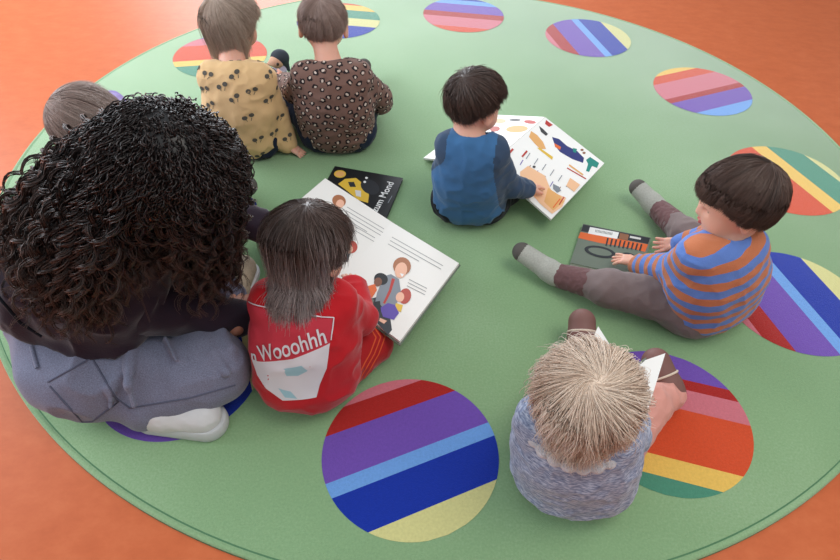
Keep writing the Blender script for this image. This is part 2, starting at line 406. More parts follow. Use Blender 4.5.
def scalp_hair(par, C, R, s, m, n=3000, whorl=(0, -.45, .9), fringe=.03, nape=-.05, side=-.02, length=.12, lift=.010, r=.0006,
               grav=.0, thick=.006, wav=0., freq=60, curlr=0, colliders=(), seed=1, cap=True, K=12, swirl=.25, clump=0, jit=.003, fringe_y=.035, ragged=.012, cl=.55, taper=0.):
    rg = np.random.default_rng(seed); c0 = A(0, -.008, .018)*s; rad = A(.069, .083, .070)*s+thick
    Wd = nrm(whorl)
    # roots
    D = rg.normal(size=(n*3, 3)); D /= np.linalg.norm(D, axis=1)[:, None]
    p = D*rad
    def ok(pl, mar=0.0):
        x, y, z = pl[:, 0]/s, pl[:, 1]/s, pl[:, 2]/s
        z = z+.018
        lim = np.where(y > fringe_y, fringe, np.where(y > -.01, side+(fringe-side)*np.clip((y+.01)/(fringe_y+.01), 0, 1)**2, side+(nape-side)*np.clip(-(y+.01)/.04, 0, 1)))
        return z > lim+mar
    D = D[ok(p, .004)][:n]; n = len(D)
    cid = rg.integers(0, n, clump or max(60, n//28)); near = cid[np.argmax(D@D[cid].T, axis=1)]
    P_ = D*rad*(1+rg.random((n, 1))*.02); down = R.T@A(0, 0, -1)
    steps = 30; L = length*s*(1+(rg.random(n)-.5)*.35); ds = L/steps
    tw = swirl*(1+rg.normal(size=n)*.25); out = [P_.copy()]; valid = np.full(n, steps); ph = rg.random(n)*6.28; ph2 = rg.random((n, 3))*6.28
    cut_m = rg.normal(size=n)*ragged*.4
    for i in range(steps):
        q = P_/np.linalg.norm(P_, axis=1)[:, None]
        dn = P_/rad**2; dn /= np.linalg.norm(dn, axis=1)[:, None]
        t = (q@Wd)[:, None]*q-Wd; tl = np.linalg.norm(t, axis=1)[:, None]; t = t/(tl+.05)
        t = t+np.cross(dn, t)*(tw*np.exp(-2*tl[:, 0]))[:, None]
        t += rg.normal(size=(n, 3))*.06
        g = np.clip((-(P_[:, 2])/(.05*s))*grav+.0, 0, 1)[:, None]
        t = t*(1-g)+down*g
        t /= np.linalg.norm(t, axis=1)[:, None]+1e-9
        P_ = P_+t*ds[:, None]
        # keep outside the skull
        e = np.linalg.norm(P_/rad, axis=1); lf = lift*s*min(1, (i+1)/12)*(.4+.6*rg.random(1))
        tgt = 1+lf/rad.mean(); f = np.where(e < tgt, tgt/e, 1); P_ = P_*(1+(f-1)*.7)[:, None]
        for (ca, cb, cr) in colliders:
            a = (R.T@(ca-C))-c0; b_ = (R.T@(cb-C))-c0; ba = b_-a
            tt = np.clip(((P_-a)@ba)/(ba@ba+1e-9), 0, 1)[:, None]; v = P_-a-tt*ba; dd = np.linalg.norm(v, axis=1)[:, None]
            P_ = np.where(dd < cr, a+tt*ba+v/(dd+1e-9)*cr, P_)
        out.append(P_.copy())
        bad = ~ok(P_+np.stack([0*cut_m, 0*cut_m, cut_m*s], 1))
        if grav > 0: bad &= P_[:, 1] > (.022+.5*np.abs(P_[:, 0]/s-0)*0)*s
        valid = np.where(bad & (valid == steps), i, valid)
    out = np.stack(out, 1)
    valid = np.maximum(valid, 1)
    tt = np.linspace(0, 1, K)[None]*valid[:, None]; i0 = np.minimum(np.floor(tt).astype(int), steps-1); f = (tt-i0)[..., None]
    ar = np.arange(n)[:, None]; pts = out[ar, i0]*(1-f)+out[ar, i0+1]*f
    if curlr:
        al = tt/steps*L[:, None]*freq+ph[:, None]; am = curlr*s*np.linspace(0, 1, K)[None]
        pts = pts+np.stack([np.sin(al)*am, np.cos(al)*am, np.sin(al*.7+1)*am], -1)
    wc = (cl*np.linspace(0, 1, K)**.8)[None, :, None]*(.6+.8*rg.random((n, 1, 1))).clip(0, 1); pts = pts*(1-wc)+pts[near]*wc
    pts = pts+rg.normal(size=(n, 1, 3))*jit*np.linspace(0, 1, K)[None, :, None]
    rd = r*s*(1-.75*np.linspace(0, 1, K)**3)[None]*np.ones((n, 1))
    if taper: q_ = np.clip(-(pts[..., 2]+.01)/(.09*s), 0, 1.3); pts[..., 0] *= 1-taper*q_; pts[..., 1] = np.where(pts[..., 1] < 0, pts[..., 1]*(1-taper*.6*q_), pts[..., 1])
    pw = C+(pts+c0)@R.T
    pw[..., 2] = np.maximum(pw[..., 2], .004)
    V, Q = tubes(pw, rd)
    T = np.repeat(np.tile(np.linspace(0, 1, K), n), 3)*np.repeat(np.repeat(valid/steps, K), 3); cr_ = rg.random(n); Rr = np.repeat(np.repeat(.5*rg.random(n)+.5*cr_[near], K), 3)
    if cap:
        nu, nv = 40, 48; g = []
        for i in range(nu+1):
            for j in range(nv):
                th = math.pi*i/nu; phh = 2*math.pi*j/nv; g.append((math.sin(th)*math.cos(phh), math.sin(th)*math.sin(phh), math.cos(th)))
        g = np.array(g)*(rad+.0005); okk = ok(g)
        F = np.array([(i*nv+j, (i+1)*nv+j, (i+1)*nv+(j+1) % nv, i*nv+(j+1) % nv) for i in range(nu) for j in range(nv)])
        F = F[okk[F].all(axis=1)]
        V2 = C+(g+c0)@R.T; Q = np.concatenate([Q, F+len(V)]); V = np.concatenate([V, V2])
        T = np.concatenate([T, np.full(len(V2), .0)]); Rr = np.concatenate([Rr, np.full(len(V2), .75)])
    return mk('hair', V, Q, m, par, attrs={'t': T, 'r': Rr})
class Rig: pass
def rig(J, k=1.0, wide=1.0):
    "J: dict of joint name -> world point"
    g = Rig(); g.__dict__.update({a: np.array(b, float) for a, b in J.items()}); g.k = k; g.wide = wide
    g.lat = nrm(g.shR-g.shL); g.hlat = nrm(g.hipR-g.hipL)
    g.sh = (g.shR+g.shL)/2; g.hip = (g.hipR+g.hipL)/2; g.nb = g.sh+nrm(g.sh-g.hip)*.005*k
    return g
def torso(S, g, e=0.0, hem=0.0, belly=.0):
    k, w_ = g.k, g.wide
    up = nrm(g.sh-g.hip)
    for s_, h, sh in ((-1, g.hipL, g.shL), (1, g.hipR, g.shR)):
        lo = g.hip+(h-g.hip)*.75+up*.01*k; mid = (lo*.45+(g.sh+(sh-g.sh)*.5)*.55)
        top = g.sh+(sh-g.sh)*.50-up*.035*k
        S.chain([lo, mid, top], [.066*k*w_+e+hem, .064*k*w_+e, .050*k*w_+e], .04*k)
        S.cone(top, sh, .046*k+e, .034*k+e, .03*k)
        if e > -.001: S.cone(g.nb+up*.004*k, sh+up*.002*k, .034*k+e*.6, .026*k+e, .03*k)
    S.cone(g.hip+up*.03*k, g.sh-up*.035*k, .060*k*w_+e, .052*k+e, .05*k)
def arms(S, g, e=0.0, endf=0.0, r=(.032, .027, .019), flare=0):
    k = g.k
    for sh, el, wr in ((g.shL, g.elL, g.wrL), (g.shR, g.elR, g.wrR)):
        wv = wr+(el-wr)*endf
        S.cone(sh, el, r[0]*k+e, r[1]*k+e, .012*k); S.cone(el, wv, r[1]*k+e, r[2]*k+e+flare, .012*k)
def legs(S, g, e=0.0, endf=0.0, r=(.058, .040, .027), kk=.015):
    k = g.k
    for hp, kn, an in ((g.hipL, g.knL, g.anL), (g.hipR, g.knR, g.anR)):
        av = an+(kn-an)*endf
        S.cone(hp, kn, r[0]*k+e, r[1]*k+e, .03*k); S.cone(kn, av, r[1]*k+e, r[2]*k+e, kk*k)
def foot_sdf(S, an, toe, k, e=0.0, w_=.021):
    d = nrm(toe-an); S.cone(an, an+d*.02*k, .024*k+e, .026*k+e, .01*k); S.cone(an+d*.01*k, toe, .026*k+e, w_*k+e, .012*k)
def cloth_disp(amp, f=22, st=(1, 1, 1), off=0.):
    def d(V):
        a = fbm(V*f*np.array(st)+off, 2); b_ = fbm(V*f*2.1*np.array(st)+off+5, 1)
        return amp*((1-np.abs(2*a-1))**2*1.6-.9)+amp*.4*(b_-.5)
    return d
def person(label, J, head, fwd, up, s, skin, k=1.0, wide=1.0, hands=(), cell=.0035, browmat=None, group='toddlers sitting on the green rug', lips=True, feet=True, thin=0.):
    base = (J['hipL']+J['hipR'])/2; par = thing('person', label, 'person', (base[0], base[1], 0), group)
    g = rig(J, k, wide); g.par = par; g.C = np.array(head, float); g.R = frame(fwd, up); g.s = s
    S = SDF(); torso(S, g, -.006*k-thin); arms(S, g, -.002-thin*.7); legs(S, g, -.004-thin)
    nb = g.sh+nrm(g.sh-g.hip)*.005*k; g.nb = nb
    nt_ = g.C+g.R@(A(0, -.022, -.045)*s)
    S.cone(nb, nt_, .040*k if k < 1.3 else .055, .036*s if k < 1.3 else .048*s, .03*k)
    head_sdf(S, g.C, g.R, s)
    if feet:
        for an, to in ((g.anL, g.toL), (g.anR, g.toR)): foot_sdf(S, an, to, k, -.004)
    parts = [S.build(cell, floor=.002)]
    for hd in hands: parts.append(hand(**hd))
    V, Q = join(parts); V[:, 2] = np.maximum(V[:, 2], .0015)
    mk('body', V, Q, skin, par)
    eye_parts(par, g.C, g.R, s, skin, browmat or M['iris'])
    return g
def garment(name, g, S, mats, cell=.004, disp=None, mifn=None, attr=None, floor=.001):
    V, Q = S.build(cell, floor=floor, disp=disp)
    mi = mifn(V[Q].mean(axis=1)) if mifn else None
    return mk(name, V, Q, mats, g.par, mi, attr(V) if attr else None)
def neck_cut(S, g, r=.045, dz=.012, tilt=0):
    "opens the collar"
    n = nrm(g.C-g.nb); S.ell(g.nb+n*.052*g.k, A(1, 1, 1)*r*g.k, None, .004, 's')
def decal(o, polys, frame_, off=.0011, subdiv=.012):
    """lay flat shapes on the surface of o: polys = list of (2D points, faces, material); frame_ = origin, U, V, N"""
    me = o.data; bv = BVHTree.FromPolygons([v.co[:] for v in me.vertices], [p.vertices[:] for p in me.polygons])
    O, U, W, N = frame_
    bm = bmesh.new(); bm.from_mesh(me)
    for idx, (pts, faces, m, lift) in enumerate(polys):
        if m.name not in [x.name for x in me.materials]: me.materials.append(m)
        mi = [x.name for x in me.materials].index(m.name)
        b2 = bmesh.new(); vs_ = [b2.verts.new((p[0], p[1], 0)) for p in pts]
        for f in faces:
            try: b2.faces.new([vs_[i] for i in f])
            except ValueError: pass
        if subdiv:
            bmesh.ops.triangulate(b2, faces=b2.faces[:])
            for _ in range(5):
                es = [e for e in b2.edges if e.calc_length() > subdiv]
                if not es: break
                bmesh.ops.subdivide_edges(b2, edges=es, cuts=1); bmesh.ops.triangulate(b2, faces=[f for f in b2.faces if len(f.verts) > 3])
        nv = []
        for v in b2.verts:
            p = O+U*v.co.x+W*v.co.y+N*.15
            h = bv.ray_cast(Vector(p), Vector(-N))
            nv.append(bm.verts.new(h[0]+h[1]*(off+lift)) if h[0] is not None else None)
        b2.verts.index_update()
        for f in b2.faces:
            vv = [nv[v.index] for v in f.verts]
            if None in vv: continue
            try: nf = bm.faces.new(vv)
            except ValueError: continue
            nf.material_index = mi; nf.smooth = True; nf.normal_update()
            if nf.normal.dot(Vector(N)) < 0: nf.normal_flip()
        b2.free()
    bm.to_mesh(me); bm.free()
def text2d(s, size=1.0, shear=0., offset=0., spacing=1., bold=0.):
    c = bpy.data.curves.new('lettering', 'FONT'); c.body = s; c.size = size; c.shear = shear; c.offset = offset+bold; c.space_character = spacing
    o = bpy.data.objects.new('lettering', c); me = o.to_mesh()
    pts = [(v.co.x, v.co.y) for v in me.vertices]; f = [list(p.vertices) for p in me.polygons]
    o.to_mesh_clear(); bpy.data.objects.remove(o); bpy.data.curves.remove(c)
    return pts, f
def disc2(cx, cy, rx, ry=None, n=14, rot=0):
    ry = rx if ry is None else ry; c, s_ = math.cos(rot), math.sin(rot)
    pts = [(cx+rx*math.cos(a)*c-ry*math.sin(a)*s_, cy+rx*math.cos(a)*s_+ry*math.sin(a)*c) for a in np.arange(n)*2*np.pi/n]
    return pts, [list(range(n))]
def bar2(x0, y0, x1, y1, w_):
    d = nrm(A(x1-x0, y1-y0)); n = A(-d[1], d[0])*w_/2; a, b_ = A(x0, y0), A(x1, y1)
    return [tuple(a-n), tuple(b_-n), tuple(b_+n), tuple(a+n)], [[0, 1, 2, 3]]
def poly2(*pts): return [tuple(p) for p in pts], [list(range(len(pts)))]

# flat panels (book pages): a slab through four corners with pictures in its own mesh
class Page:
    def __init__(s, c00, c10, c11, c01, th, m, lift=0.):
        s.c = [np.array(x, float) for x in (c00, c10, c11, c01)]; s.th = th
        s.n = nrm(np.cross(s.c[1]-s.c[0], s.c[3]-s.c[0])); s.V = []; s.F = []; s.mi = []; s.mats = [m]; s.lay = 0
        top = [c+s.n*th for c in s.c]
        s.V = [*s.c, *top]; s.F = [[3, 2, 1, 0], [4, 5, 6, 7], [0, 1, 5, 4], [1, 2, 6, 5], [2, 3, 7, 6], [3, 0, 4, 7]]; s.mi = [0]*6
        s.w = np.linalg.norm(s.c[1]-s.c[0]); s.h = np.linalg.norm(s.c[3]-s.c[0])
    def at(s, u, v, l):
        p = (s.c[0]*(1-u)+s.c[1]*u)*(1-v)+(s.c[3]*(1-u)+s.c[2]*u)*v
        return p+s.n*(s.th+l)
    def put(s, shape, m, metric=False, O=(0, 0), ang=0, sc_=1.0):
        pts, fs = shape; s.lay += 1; b0 = len(s.V); ca, sa = math.cos(ang), math.sin(ang)
        if m not in s.mats: s.mats.append(m)
        for x, y in pts:
            if metric: x, y = (x*ca-y*sa)*sc_, (x*sa+y*ca)*sc_; x, y = O[0]+x/s.w, O[1]+y/s.h
            s.V.append(s.at(x, y, .00025+.00003*s.lay))
        for f in fs: s.F.append([i+b0 for i in f]); s.mi.append(s.mats.index(m))
    def build(s, name, par):
        me = bpy.data.meshes.new(name); me.from_pydata([tuple(v) for v in s.V], [], s.F)
        for m in s.mats: me.materials.append(m)
        me.polygons.foreach_set('material_index', s.mi); me.update()
        o = bpy.data.objects.new(name, me); COL.objects.link(o); o.parent = par; o.matrix_parent_inverse = Matrix.Translation(-Vector(par.location)); return o

# ------------------------------------------------------------ cloth materials
def stripes_mat():
    m = bpy.data.materials.new('striped_knit'); m.use_nodes = True; nt = m.node_tree; b = nt.nodes['Principled BSDF']
    a = nt.nodes.new('ShaderNodeAttribute'); a.attribute_name = 'st'
    fr = nt.nodes.new('ShaderNodeMath'); fr.operation = 'FRACT'; nt.links.new(a.outputs['Fac'], fr.inputs[0])
    r = ramp(nt, [(0, 'bd7350'), (.5, '5f80c6')], 'CONSTANT'); nt.links.new(fr.outputs[0], r.inputs['Fac'])
    nt.links.new(r.outputs['Color'], b.inputs['Base Color']); b.inputs['Roughness'].default_value = .9; b.inputs['Sheen Weight'].default_value = .2
    b.inputs['Specular IOR Level'].default_value = .15
    tc = nt.nodes.new('ShaderNodeTexCoord'); n = nt.nodes.new('ShaderNodeTexNoise'); n.inputs['Scale'].default_value = 300
    bp = nt.nodes.new('ShaderNodeBump'); bp.inputs['Strength'].default_value = .4; bp.inputs['Distance'].default_value = .002
    nt.links.new(tc.outputs['Object'], n.inputs['Vector']); nt.links.new(n.outputs['Fac'], bp.inputs['Height']); nt.links.new(bp.outputs['Normal'], b.inputs['Normal'])
    return m
def heather_mat(name, c0, c1, c2, sc_=(90, 90, 420)):
    m = mat(name, c1, .92, sheen=.25, spec=.15, bump=.3, bscale=250); nt = m.node_tree; b = nt.nodes['Principled BSDF']
    tc = nt.nodes.new('ShaderNodeTexCoord'); mp = nt.nodes.new('ShaderNodeMapping'); mp.inputs['Scale'].default_value = sc_; n = nt.nodes.new('ShaderNodeTexNoise')
    n.inputs['Scale'].default_value = 1; n.inputs['Detail'].default_value = 3
    nt.links.new(tc.outputs['Object'], mp.inputs['Vector']); nt.links.new(mp.outputs['Vector'], n.inputs['Vector'])
    r = ramp(nt, [(.34, c0), (.5, c1), (.66, c2)]); nt.links.new(n.outputs['Fac'], r.inputs['Fac']); nt.links.new(r.outputs['Color'], b.inputs['Base Color'])
    return m
def flower_mat():
    m = mat('floral_slipper', '1f2b66', .8, bump=.3); nt = m.node_tree; b = nt.nodes['Principled BSDF']
    tc = nt.nodes.new('ShaderNodeTexCoord'); vo = nt.nodes.new('ShaderNodeTexVoronoi'); vo.inputs['Scale'].default_value = 90
    nt.links.new(tc.outputs['Object'], vo.inputs['Vector'])
    r = ramp(nt, [(0, 'd8c9a0'), (.16, 'd8c9a0'), (.2, 'a03a50'), (.3, '20306f'), (1, '1c2860')]); nt.links.new(vo.outputs['Distance'], r.inputs['Fac']); nt.links.new(r.outputs['Color'], b.inputs['Base Color'])
    return m
M['stripes'] = stripes_mat(); M['leopard'] = mat('brown_jersey', '7c5f56', .9, sheen=.2, spec=.15, bump=.3, bscale=250, vary=.06); M['floral'] = flower_mat()
M['heather'] = heather_mat('heather_jersey', '68738f', '8f9bb6', 'bcc4d6')
M['denim'] = heather_mat('grey_blue_denim', '6b6d80', '777a90', '84879c', (500, 500, 500))
M['yellow'] = mat('ochre_jersey', 'dfb988', .9, sheen=.2, spec=.15, bump=.3, bscale=250, vary=.04)
M['motif'] = mat('motif_grey', '5b564e', .9)
M['blue_shirt'] = mat('blue_jersey', '3f6a97', .9, sheen=.2, spec=.15, bump=.3, bscale=260, vary=.05)
M['blue_sleeve'] = mat('slate_blue_sleeve', '3a4d66', .9, sheen=.2, spec=.15, bump=.3, bscale=260, vary=.05)
M['black_cloth'] = mat('black_cloth', '1a1b22', .9, sheen=.1, spec=.15, bump=.3)
M['navy_cloth'] = mat('navy_cloth', '20283c', .9, sheen=.1, spec=.15, bump=.3)
M['red'] = mat('red_sweatshirt', 'bb2129', .88, sheen=.25, spec=.15, bump=.3, bscale=260, vary=.05)
M['red_trousers'] = mat('red_trousers', 'a61f22', .85, sheen=.25, spec=.2, bump=.3)
M['orange_stripe'] = mat('orange_stripe', 'd2522c', .8)
M['print_white'] = mat('print_white', 'd9d8df', .7); M['print_pink'] = mat('print_pink', 'c23848', .8)
M['taupe'] = mat('taupe_cloth', '796a69', .9, sheen=.2, spec=.15, bump=.35)
M['mauve'] = mat('mauve_rib_cloth', '6c4f50', .9, sheen=.2, spec=.15, bump=.5)
M['sock'] = mat('grey_sock', 'a9aaa2', .95, bump=.5, bscale=350, vary=.12, vscale=250)
M['sock_dark'] = mat('dark_grey_sock', '5b5753', .95, bump=.5)
M['pink_cloth'] = mat('pink_trousers', 'd5988c', .9, sheen=.2, spec=.15, bump=.4)
M['leather'] = mat('brown_leather_slipper', '7a5650', .6, spec=.35, bump=.15, bscale=80)
M['trim_cream'] = mat('cream_trim', 'd6c6b4', .7)
M['lace'] = mat('white_lace', 'd6d2d6', .9, bump=1, bscale=500, bdist=.004)
M['lilac'] = mat('lilac_cloth', '8a78b8', .9, sheen=.2, bump=.3)
M['aubergine'] = mat('aubergine_jersey', '2a1f2b', .85, sheen=.35, spec=.2, bump=.3, bscale=220)
M['sneaker'] = mat('white_sneaker', 'd3d4d6', .6, bump=.15, bscale=200); M['sole'] = mat('sneaker_sole', 'c3c6c8', .5)
M['cream_knit'] = mat('cream_canvas', 'b5a893', .95, bump=.9, bscale=260, vary=.08, vscale=200)
H_ = dict(brown=('54413a', '644d43', '261d19'), chest=('5c463d', '6a4e43', '2a201d'), fair=('a58c82', 'b8a59c', '75605a'), ombre=('56423b', 'ddd0d0', '2e2422'),
          blond=('e9d6c4', 'f8efe6', 'cdb29c'), light=('c4ae9e', 'dccbbd', '94806f'), fuzz=('b0968c', 'bfa69c', '7c675d'), black=('2c2120', '573f36', '0e0a0a'))
for k_, v_ in H_.items(): M['h_'+k_] = hairmat('hair_'+k_, *v_)

def stdclothes(g, shirt, trousers, sh_e=.010, hem=.006, disp=.0035, sleeves=0.0, tr_end=.0, collar=.046, mifn_s=None, smats=None, attr=None, cell=.004, fsh=.004, seed=0, noise=22, ar=(.032, .027, .019)):
    S = SDF(); legs(S, g, .007, tr_end); T = SDF
    for h in (g.hipL, g.hipR): S.ell(h-A(0, 0, .004)*g.k, .070*g.k*g.wide, None, .03*g.k)
    g.trousers = garment('trousers', g, S, trousers, cell, cloth_disp(disp, noise*1.1, off=seed+3.))
    S = SDF(); torso(S, g, sh_e, hem); arms(S, g, sh_e*.8, sleeves, ar, flare=fsh)
    S.cut(g.hip-nrm(g.sh-g.hip)*.048*g.k, -(g.sh-g.hip))
    neck_cut(S, g, collar)
    g.shirt = garment('shirt', g, S, smats or shirt, cell, cloth_disp(disp, noise, off=seed), mifn_s, attr)
def footwear(name, g, an, to, mats, e=.004, w_=.023, mifn=None, cell=.003, disp=None, leg=None, legr=.03):
    S = SDF(); foot_sdf(S, an, to, g.k, e, w_)
    if leg is not None: S.cone(an, an+nrm(leg-an)*.035*g.k, legr*g.k*.8+e, legr*g.k*.9+e, .01)
    V, Q = S.build(cell, floor=.001, disp=disp); mi = mifn(V[Q].mean(axis=1)) if mifn else None
    return mk(name, V, Q, mats, g.par, mi)
def toecap(an, to, f):
    d = nrm(to-an); L = np.linalg.norm(to-an)
    return lambda c: ((c-an)@d > L*f).astype(int)

# ------------------------------------------------------------ boy in the blue shirt
J = dict(shL=P(452, 146, .305), shR=P(492, 152, .305), elR=P(510, 186, .15), wrR=P(526, 189, .108), elL=P(448, 160, .16), wrL=P(478, 150, .09),
         hipL=P(455, 199, .072), hipR=P(485, 200, .072), knR=P(512, 188, .018), anR=P(490, 168, .015), toR=P(474, 160, .02),
         knL=P(456, 174, .018), anL=P(486, 180, .015), toL=P(500, 176, .02))
g = person('toddler in blue shirt with slate sleeves, bent over a picture book of tools', J, P(475, 102, .41), A(.72, .62, -.32), A(.2, .15, 1), .95, M['skin'],
           hands=[dict(W=P(529, 188, .106), d=P(544, 182, .085)-P(529, 188, .106), pn=(0, 0, -1), th=-1, s=.78, curl=.25, spread=.3)], browmat=M['h_brown'])
_elR, _shR = g.elR, g.shR
def _mi(c, g=g):
    d = nrm(g.shR-g.shL); o = g.sh
    f = lambda a, b_: np.linalg.norm(c-a-np.clip(((c-a)@(b_-a))/((b_-a)@(b_-a)), 0, 1)[:, None]*(b_-a), axis=1)
    tc_ = np.minimum(f(g.hipL*.7+g.hipR*.3, g.shL*.62+g.shR*.38), f(g.hipR*.7+g.hipL*.3, g.shR*.62+g.shL*.38))-.022
    ar = np.minimum(np.minimum(f(g.shR, g.elR), f(g.elR, g.wrR)), np.minimum(f(g.shL, g.elL), f(g.elL, g.wrL)))
    return (ar < tc_).astype(int)
stdclothes(g, None, M['black_cloth'], smats=[M['blue_shirt'], M['blue_sleeve']], mifn_s=_mi, seed=1, collar=.050)
scalp_hair(g.par, g.C, g.R, g.s, M['h_brown'], n=4200, whorl=(-.1, -.75, .65), fringe=.040, nape=-.058, side=.0, length=.085, lift=.006, thick=.007, r=.0007, seed=2, jit=.004)

# ------------------------------------------------------------ boy in the striped shirt
J = dict(shL=P(698, 256, .285), shR=P(744, 246, .29), elL=P(674, 270, .16), wrL=P(640, 266, .065), elR=P(712, 240, .17), wrR=P(683, 245, .12),
         hipL=P(694, 306, .072), hipR=P(728, 288, .072), knL=P(608, 288, .078), anL=P(556, 275, .042), toL=P(522, 252, .068),
         knR=P(688, 236, .075), anR=P(657, 208, .040), toR=P(638, 188, .066))
g = person('toddler in blue and orange striped shirt with dark bowl-cut hair, legs stretched apart', J, P(738, 199, .405), A(-.92, .10, -.26), A(-.18, .0, 1), 1.03, M['skin'], k=1.06, wide=1.12,
           hands=[dict(W=P(637, 262, .064), d=P(613, 257, .05)-P(637, 262, .064), pn=(0, 0, -1), th=-1, s=.85, curl=.2, spread=.25),
                  dict(W=P(680, 243, .122), d=P(652, 246, .09)-P(680, 243, .122), pn=(.1, -.5, .8), th=-1, s=.85, curl=.25, spread=.2, thumb=1.0)], browmat=M['h_chest'])
def _st(V, g=g):
    f = lambda a, b_: (np.clip(((V-a)@(b_-a))/((b_-a)@(b_-a)), 0, 1), )
    up = nrm(g.sh-g.hip); st = (V-g.hip)@up/.044+.3
    for sh, el, wr in ((g.shL, g.elL, g.wrL), (g.shR, g.elR, g.wrR)):
        L1 = np.linalg.norm(el-sh); best = None
        for a, b_, s0 in ((sh, el, 0), (el, wr, L1)):
            t = np.clip(((V-a)@(b_-a))/((b_-a)@(b_-a)), 0, 1); d = np.linalg.norm(V-a-t[:, None]*(b_-a), axis=1)
            s_ = (s0+t*np.linalg.norm(b_-a))/.042
            if best is None: bd, bs = d, s_
            else: m_ = d < bd; bd = np.where(m_, d, bd); bs = np.where(m_, s_, bs)
        use = (bd < .050) & (bs > .85)
        st = np.where(use, bs+.2, st)
    return {'st': st+10}
stdclothes(g, M['stripes'], M['taupe'], attr=_st, cell=.0035, seed=5, collar=.044, tr_end=.52, disp=.003, ar=(.038, .034, .021))
V_ = None
S = SDF()
for kn, an in ((g.knL, g.anL), (g.knR, g.anR)):
    S = SDF(); S.cone(kn+(an-kn)*.40, an+(kn-an)*.10, .037*g.k, .032*g.k); garment('leg_warmer', g, S, M['mauve'], .003, cloth_disp(.002, 60))
for an, to, kn in ((g.anL, g.toL, g.knL), (g.anR, g.toR, g.knR)): footwear('sock', g, an, to, [M['sock'], M['sock_dark']], mifn=toecap(an, to, .98), leg=kn)
o = g.trousers
scalp_hair(g.par, g.C, g.R, g.s, M['h_chest'], n=8000, whorl=(.1, -.60, .72), fringe=.028, nape=-.074, side=-.024, length=.185, lift=.009, thick=.008, r=.0006, seed=3, K=16, jit=.002, fringe_y=.055, ragged=.006)

# ------------------------------------------------------------ blonde toddler in heather blue
J = dict(shL=P(540, 420, .27), shR=P(614, 432, .27), elL=P(532, 425, .15), wrL=P(566, 378, .09), elR=P(632, 436, .13), wrR=P(634, 400, .085),
         hipL=P(553, 466, .075), hipR=P(596, 470, .075), knL=P(565, 400, .085), anL=P(582, 345, .055), toL=P(582, 322, .085),
         knR=P(648, 405, .085), anR=P(671, 394, .045), toR=P(656, 362, .085))
g = person('blond toddler in heathered blue-grey top and pink trousers with a small book on the lap', J, P(587, 401, .38), A(.25, .75, -.6), A(.05, .35, .9), 1.0, M['skin'], k=1.02, wide=1.1,
           hands=[dict(W=P(566, 377, .09), d=(.3, .8, .2), pn=(1, 0, 0), th=1, s=.8), dict(W=P(634, 399, .085), d=(-.2, .8, .2), pn=(-1, 0, 0), th=-1, s=.8)], browmat=M['h_blond'])
stdclothes(g, M['heather'], M['pink_cloth'], sh_e=.012, hem=.014, disp=.004, seed=8, collar=.046)
for an, to in ((g.anL, g.toL), (g.anR, g.toR)):
    o = footwear('slipper', g, an, to, [M['leather']], e=.008, w_=.026)
    d = nrm(to-an); o_ = an+d*np.linalg.norm(to-an)*.55
    sd = nrm(np.cross(d, A(0, 0, 1))); upn = np.cross(sd, d)
    pts = np.array([[o_+(sd*math.cos(a)+upn*math.sin(a))*(.0350*g.k) for a in np.linspace(-.3, math.pi+.3, 20)]])
    V, Q = tubes(pts, np.full((1, 20), .003), 6); mk('slipper_band', V, Q, M['trim_cream'], g.par)
    c = an+sd*.036+d*.02
    pts = np.array([[c+(d*math.cos(a)+upn*math.sin(a))*.010 for a in np.linspace(0, 6.3, 20)]]); V, Q = tubes(pts, np.full((1, 20), .0022), 6); mk('slipper_emblem', V, Q, M['trim_cream'], g.par)
S = SDF(); n_ = nrm(g.C-g.nb)
fr_ = frame(g.lat, n_)
for i in range(22):
    a = 2*math.pi*i/22; c = g.nb+n_*.006+(g.lat*math.cos(a)*.088+np.cross(n_, g.lat)*math.sin(a)*.080)-n_*.006
    S.ell(c, A(.015, .015, .010), None, .004)
garment('lace_collar', g, S, M['lace'], .0022)
scalp_hair(g.par, g.C, g.R, g.s, M['h_blond'], n=9000, whorl=(0, -.88, .45), fringe=.024, nape=-.06, side=-.05, length=.148, lift=.014, thick=.010, r=.0006, grav=.25, wav=1, curlr=.009, freq=40, seed=4, K=20, jit=.007, swirl=.8, cl=.7,
           colliders=[(g.shL, g.shR, .052), (g.nb, g.hip, .085)])

# ------------------------------------------------------------ girl in red
J = dict(shL=P(274, 302, .28), shR=P(334, 303, .28), elR=P(362, 318, .16), wrR=P(353, 289, .145), elL=P(272, 312, .17), wrL=P(292, 285, .12),
         hipL=P(291, 373, .072), hipR=P(323, 372, .072), knR=P(372, 344, .045), anR=P(352, 368, .045), toR=P(335, 382, .035),
         knL=P(279, 330, .07), anL=P(279, 358, .045), toL=P(288, 376, .035))
g = person('girl in red sweatshirt and red trousers, reading an open picture book', J, P(308, 246, .405), A(.42, .74, -.5), A(.1, .3, 1), 1.02, M['skin'], k=1.05, wide=1.07,
           hands=[dict(W=P(352, 287, .148), d=P(347, 264, .13)-P(352, 287, .148), pn=(-.3, 0, -1), th=-1, s=.8, curl=.2)], browmat=M['h_ombre'])
stdclothes(g, M['red'], M['red_trousers'], sh_e=.013, hem=.011, disp=.004, seed=11, collar=.05, fsh=.006, noise=18)
for an, to in ((g.anL, g.toL), (g.anR, g.toR)): footwear('sock', g, an, to, M['navy_cloth'])
GR = g
scalp_hair(g.par, g.C, g.R, g.s, M['h_ombre'], n=8000, whorl=(.05, -.35, .93), fringe=.03, nape=-.06, side=-.07, length=.185, lift=.012, thick=.007, r=.0006, grav=1.0, curlr=.004, freq=45, seed=6, K=20, jit=.006, taper=.18, cl=.7,
           colliders=[(g.shL, g.shR, .052), (g.nb, g.hip, .092)])

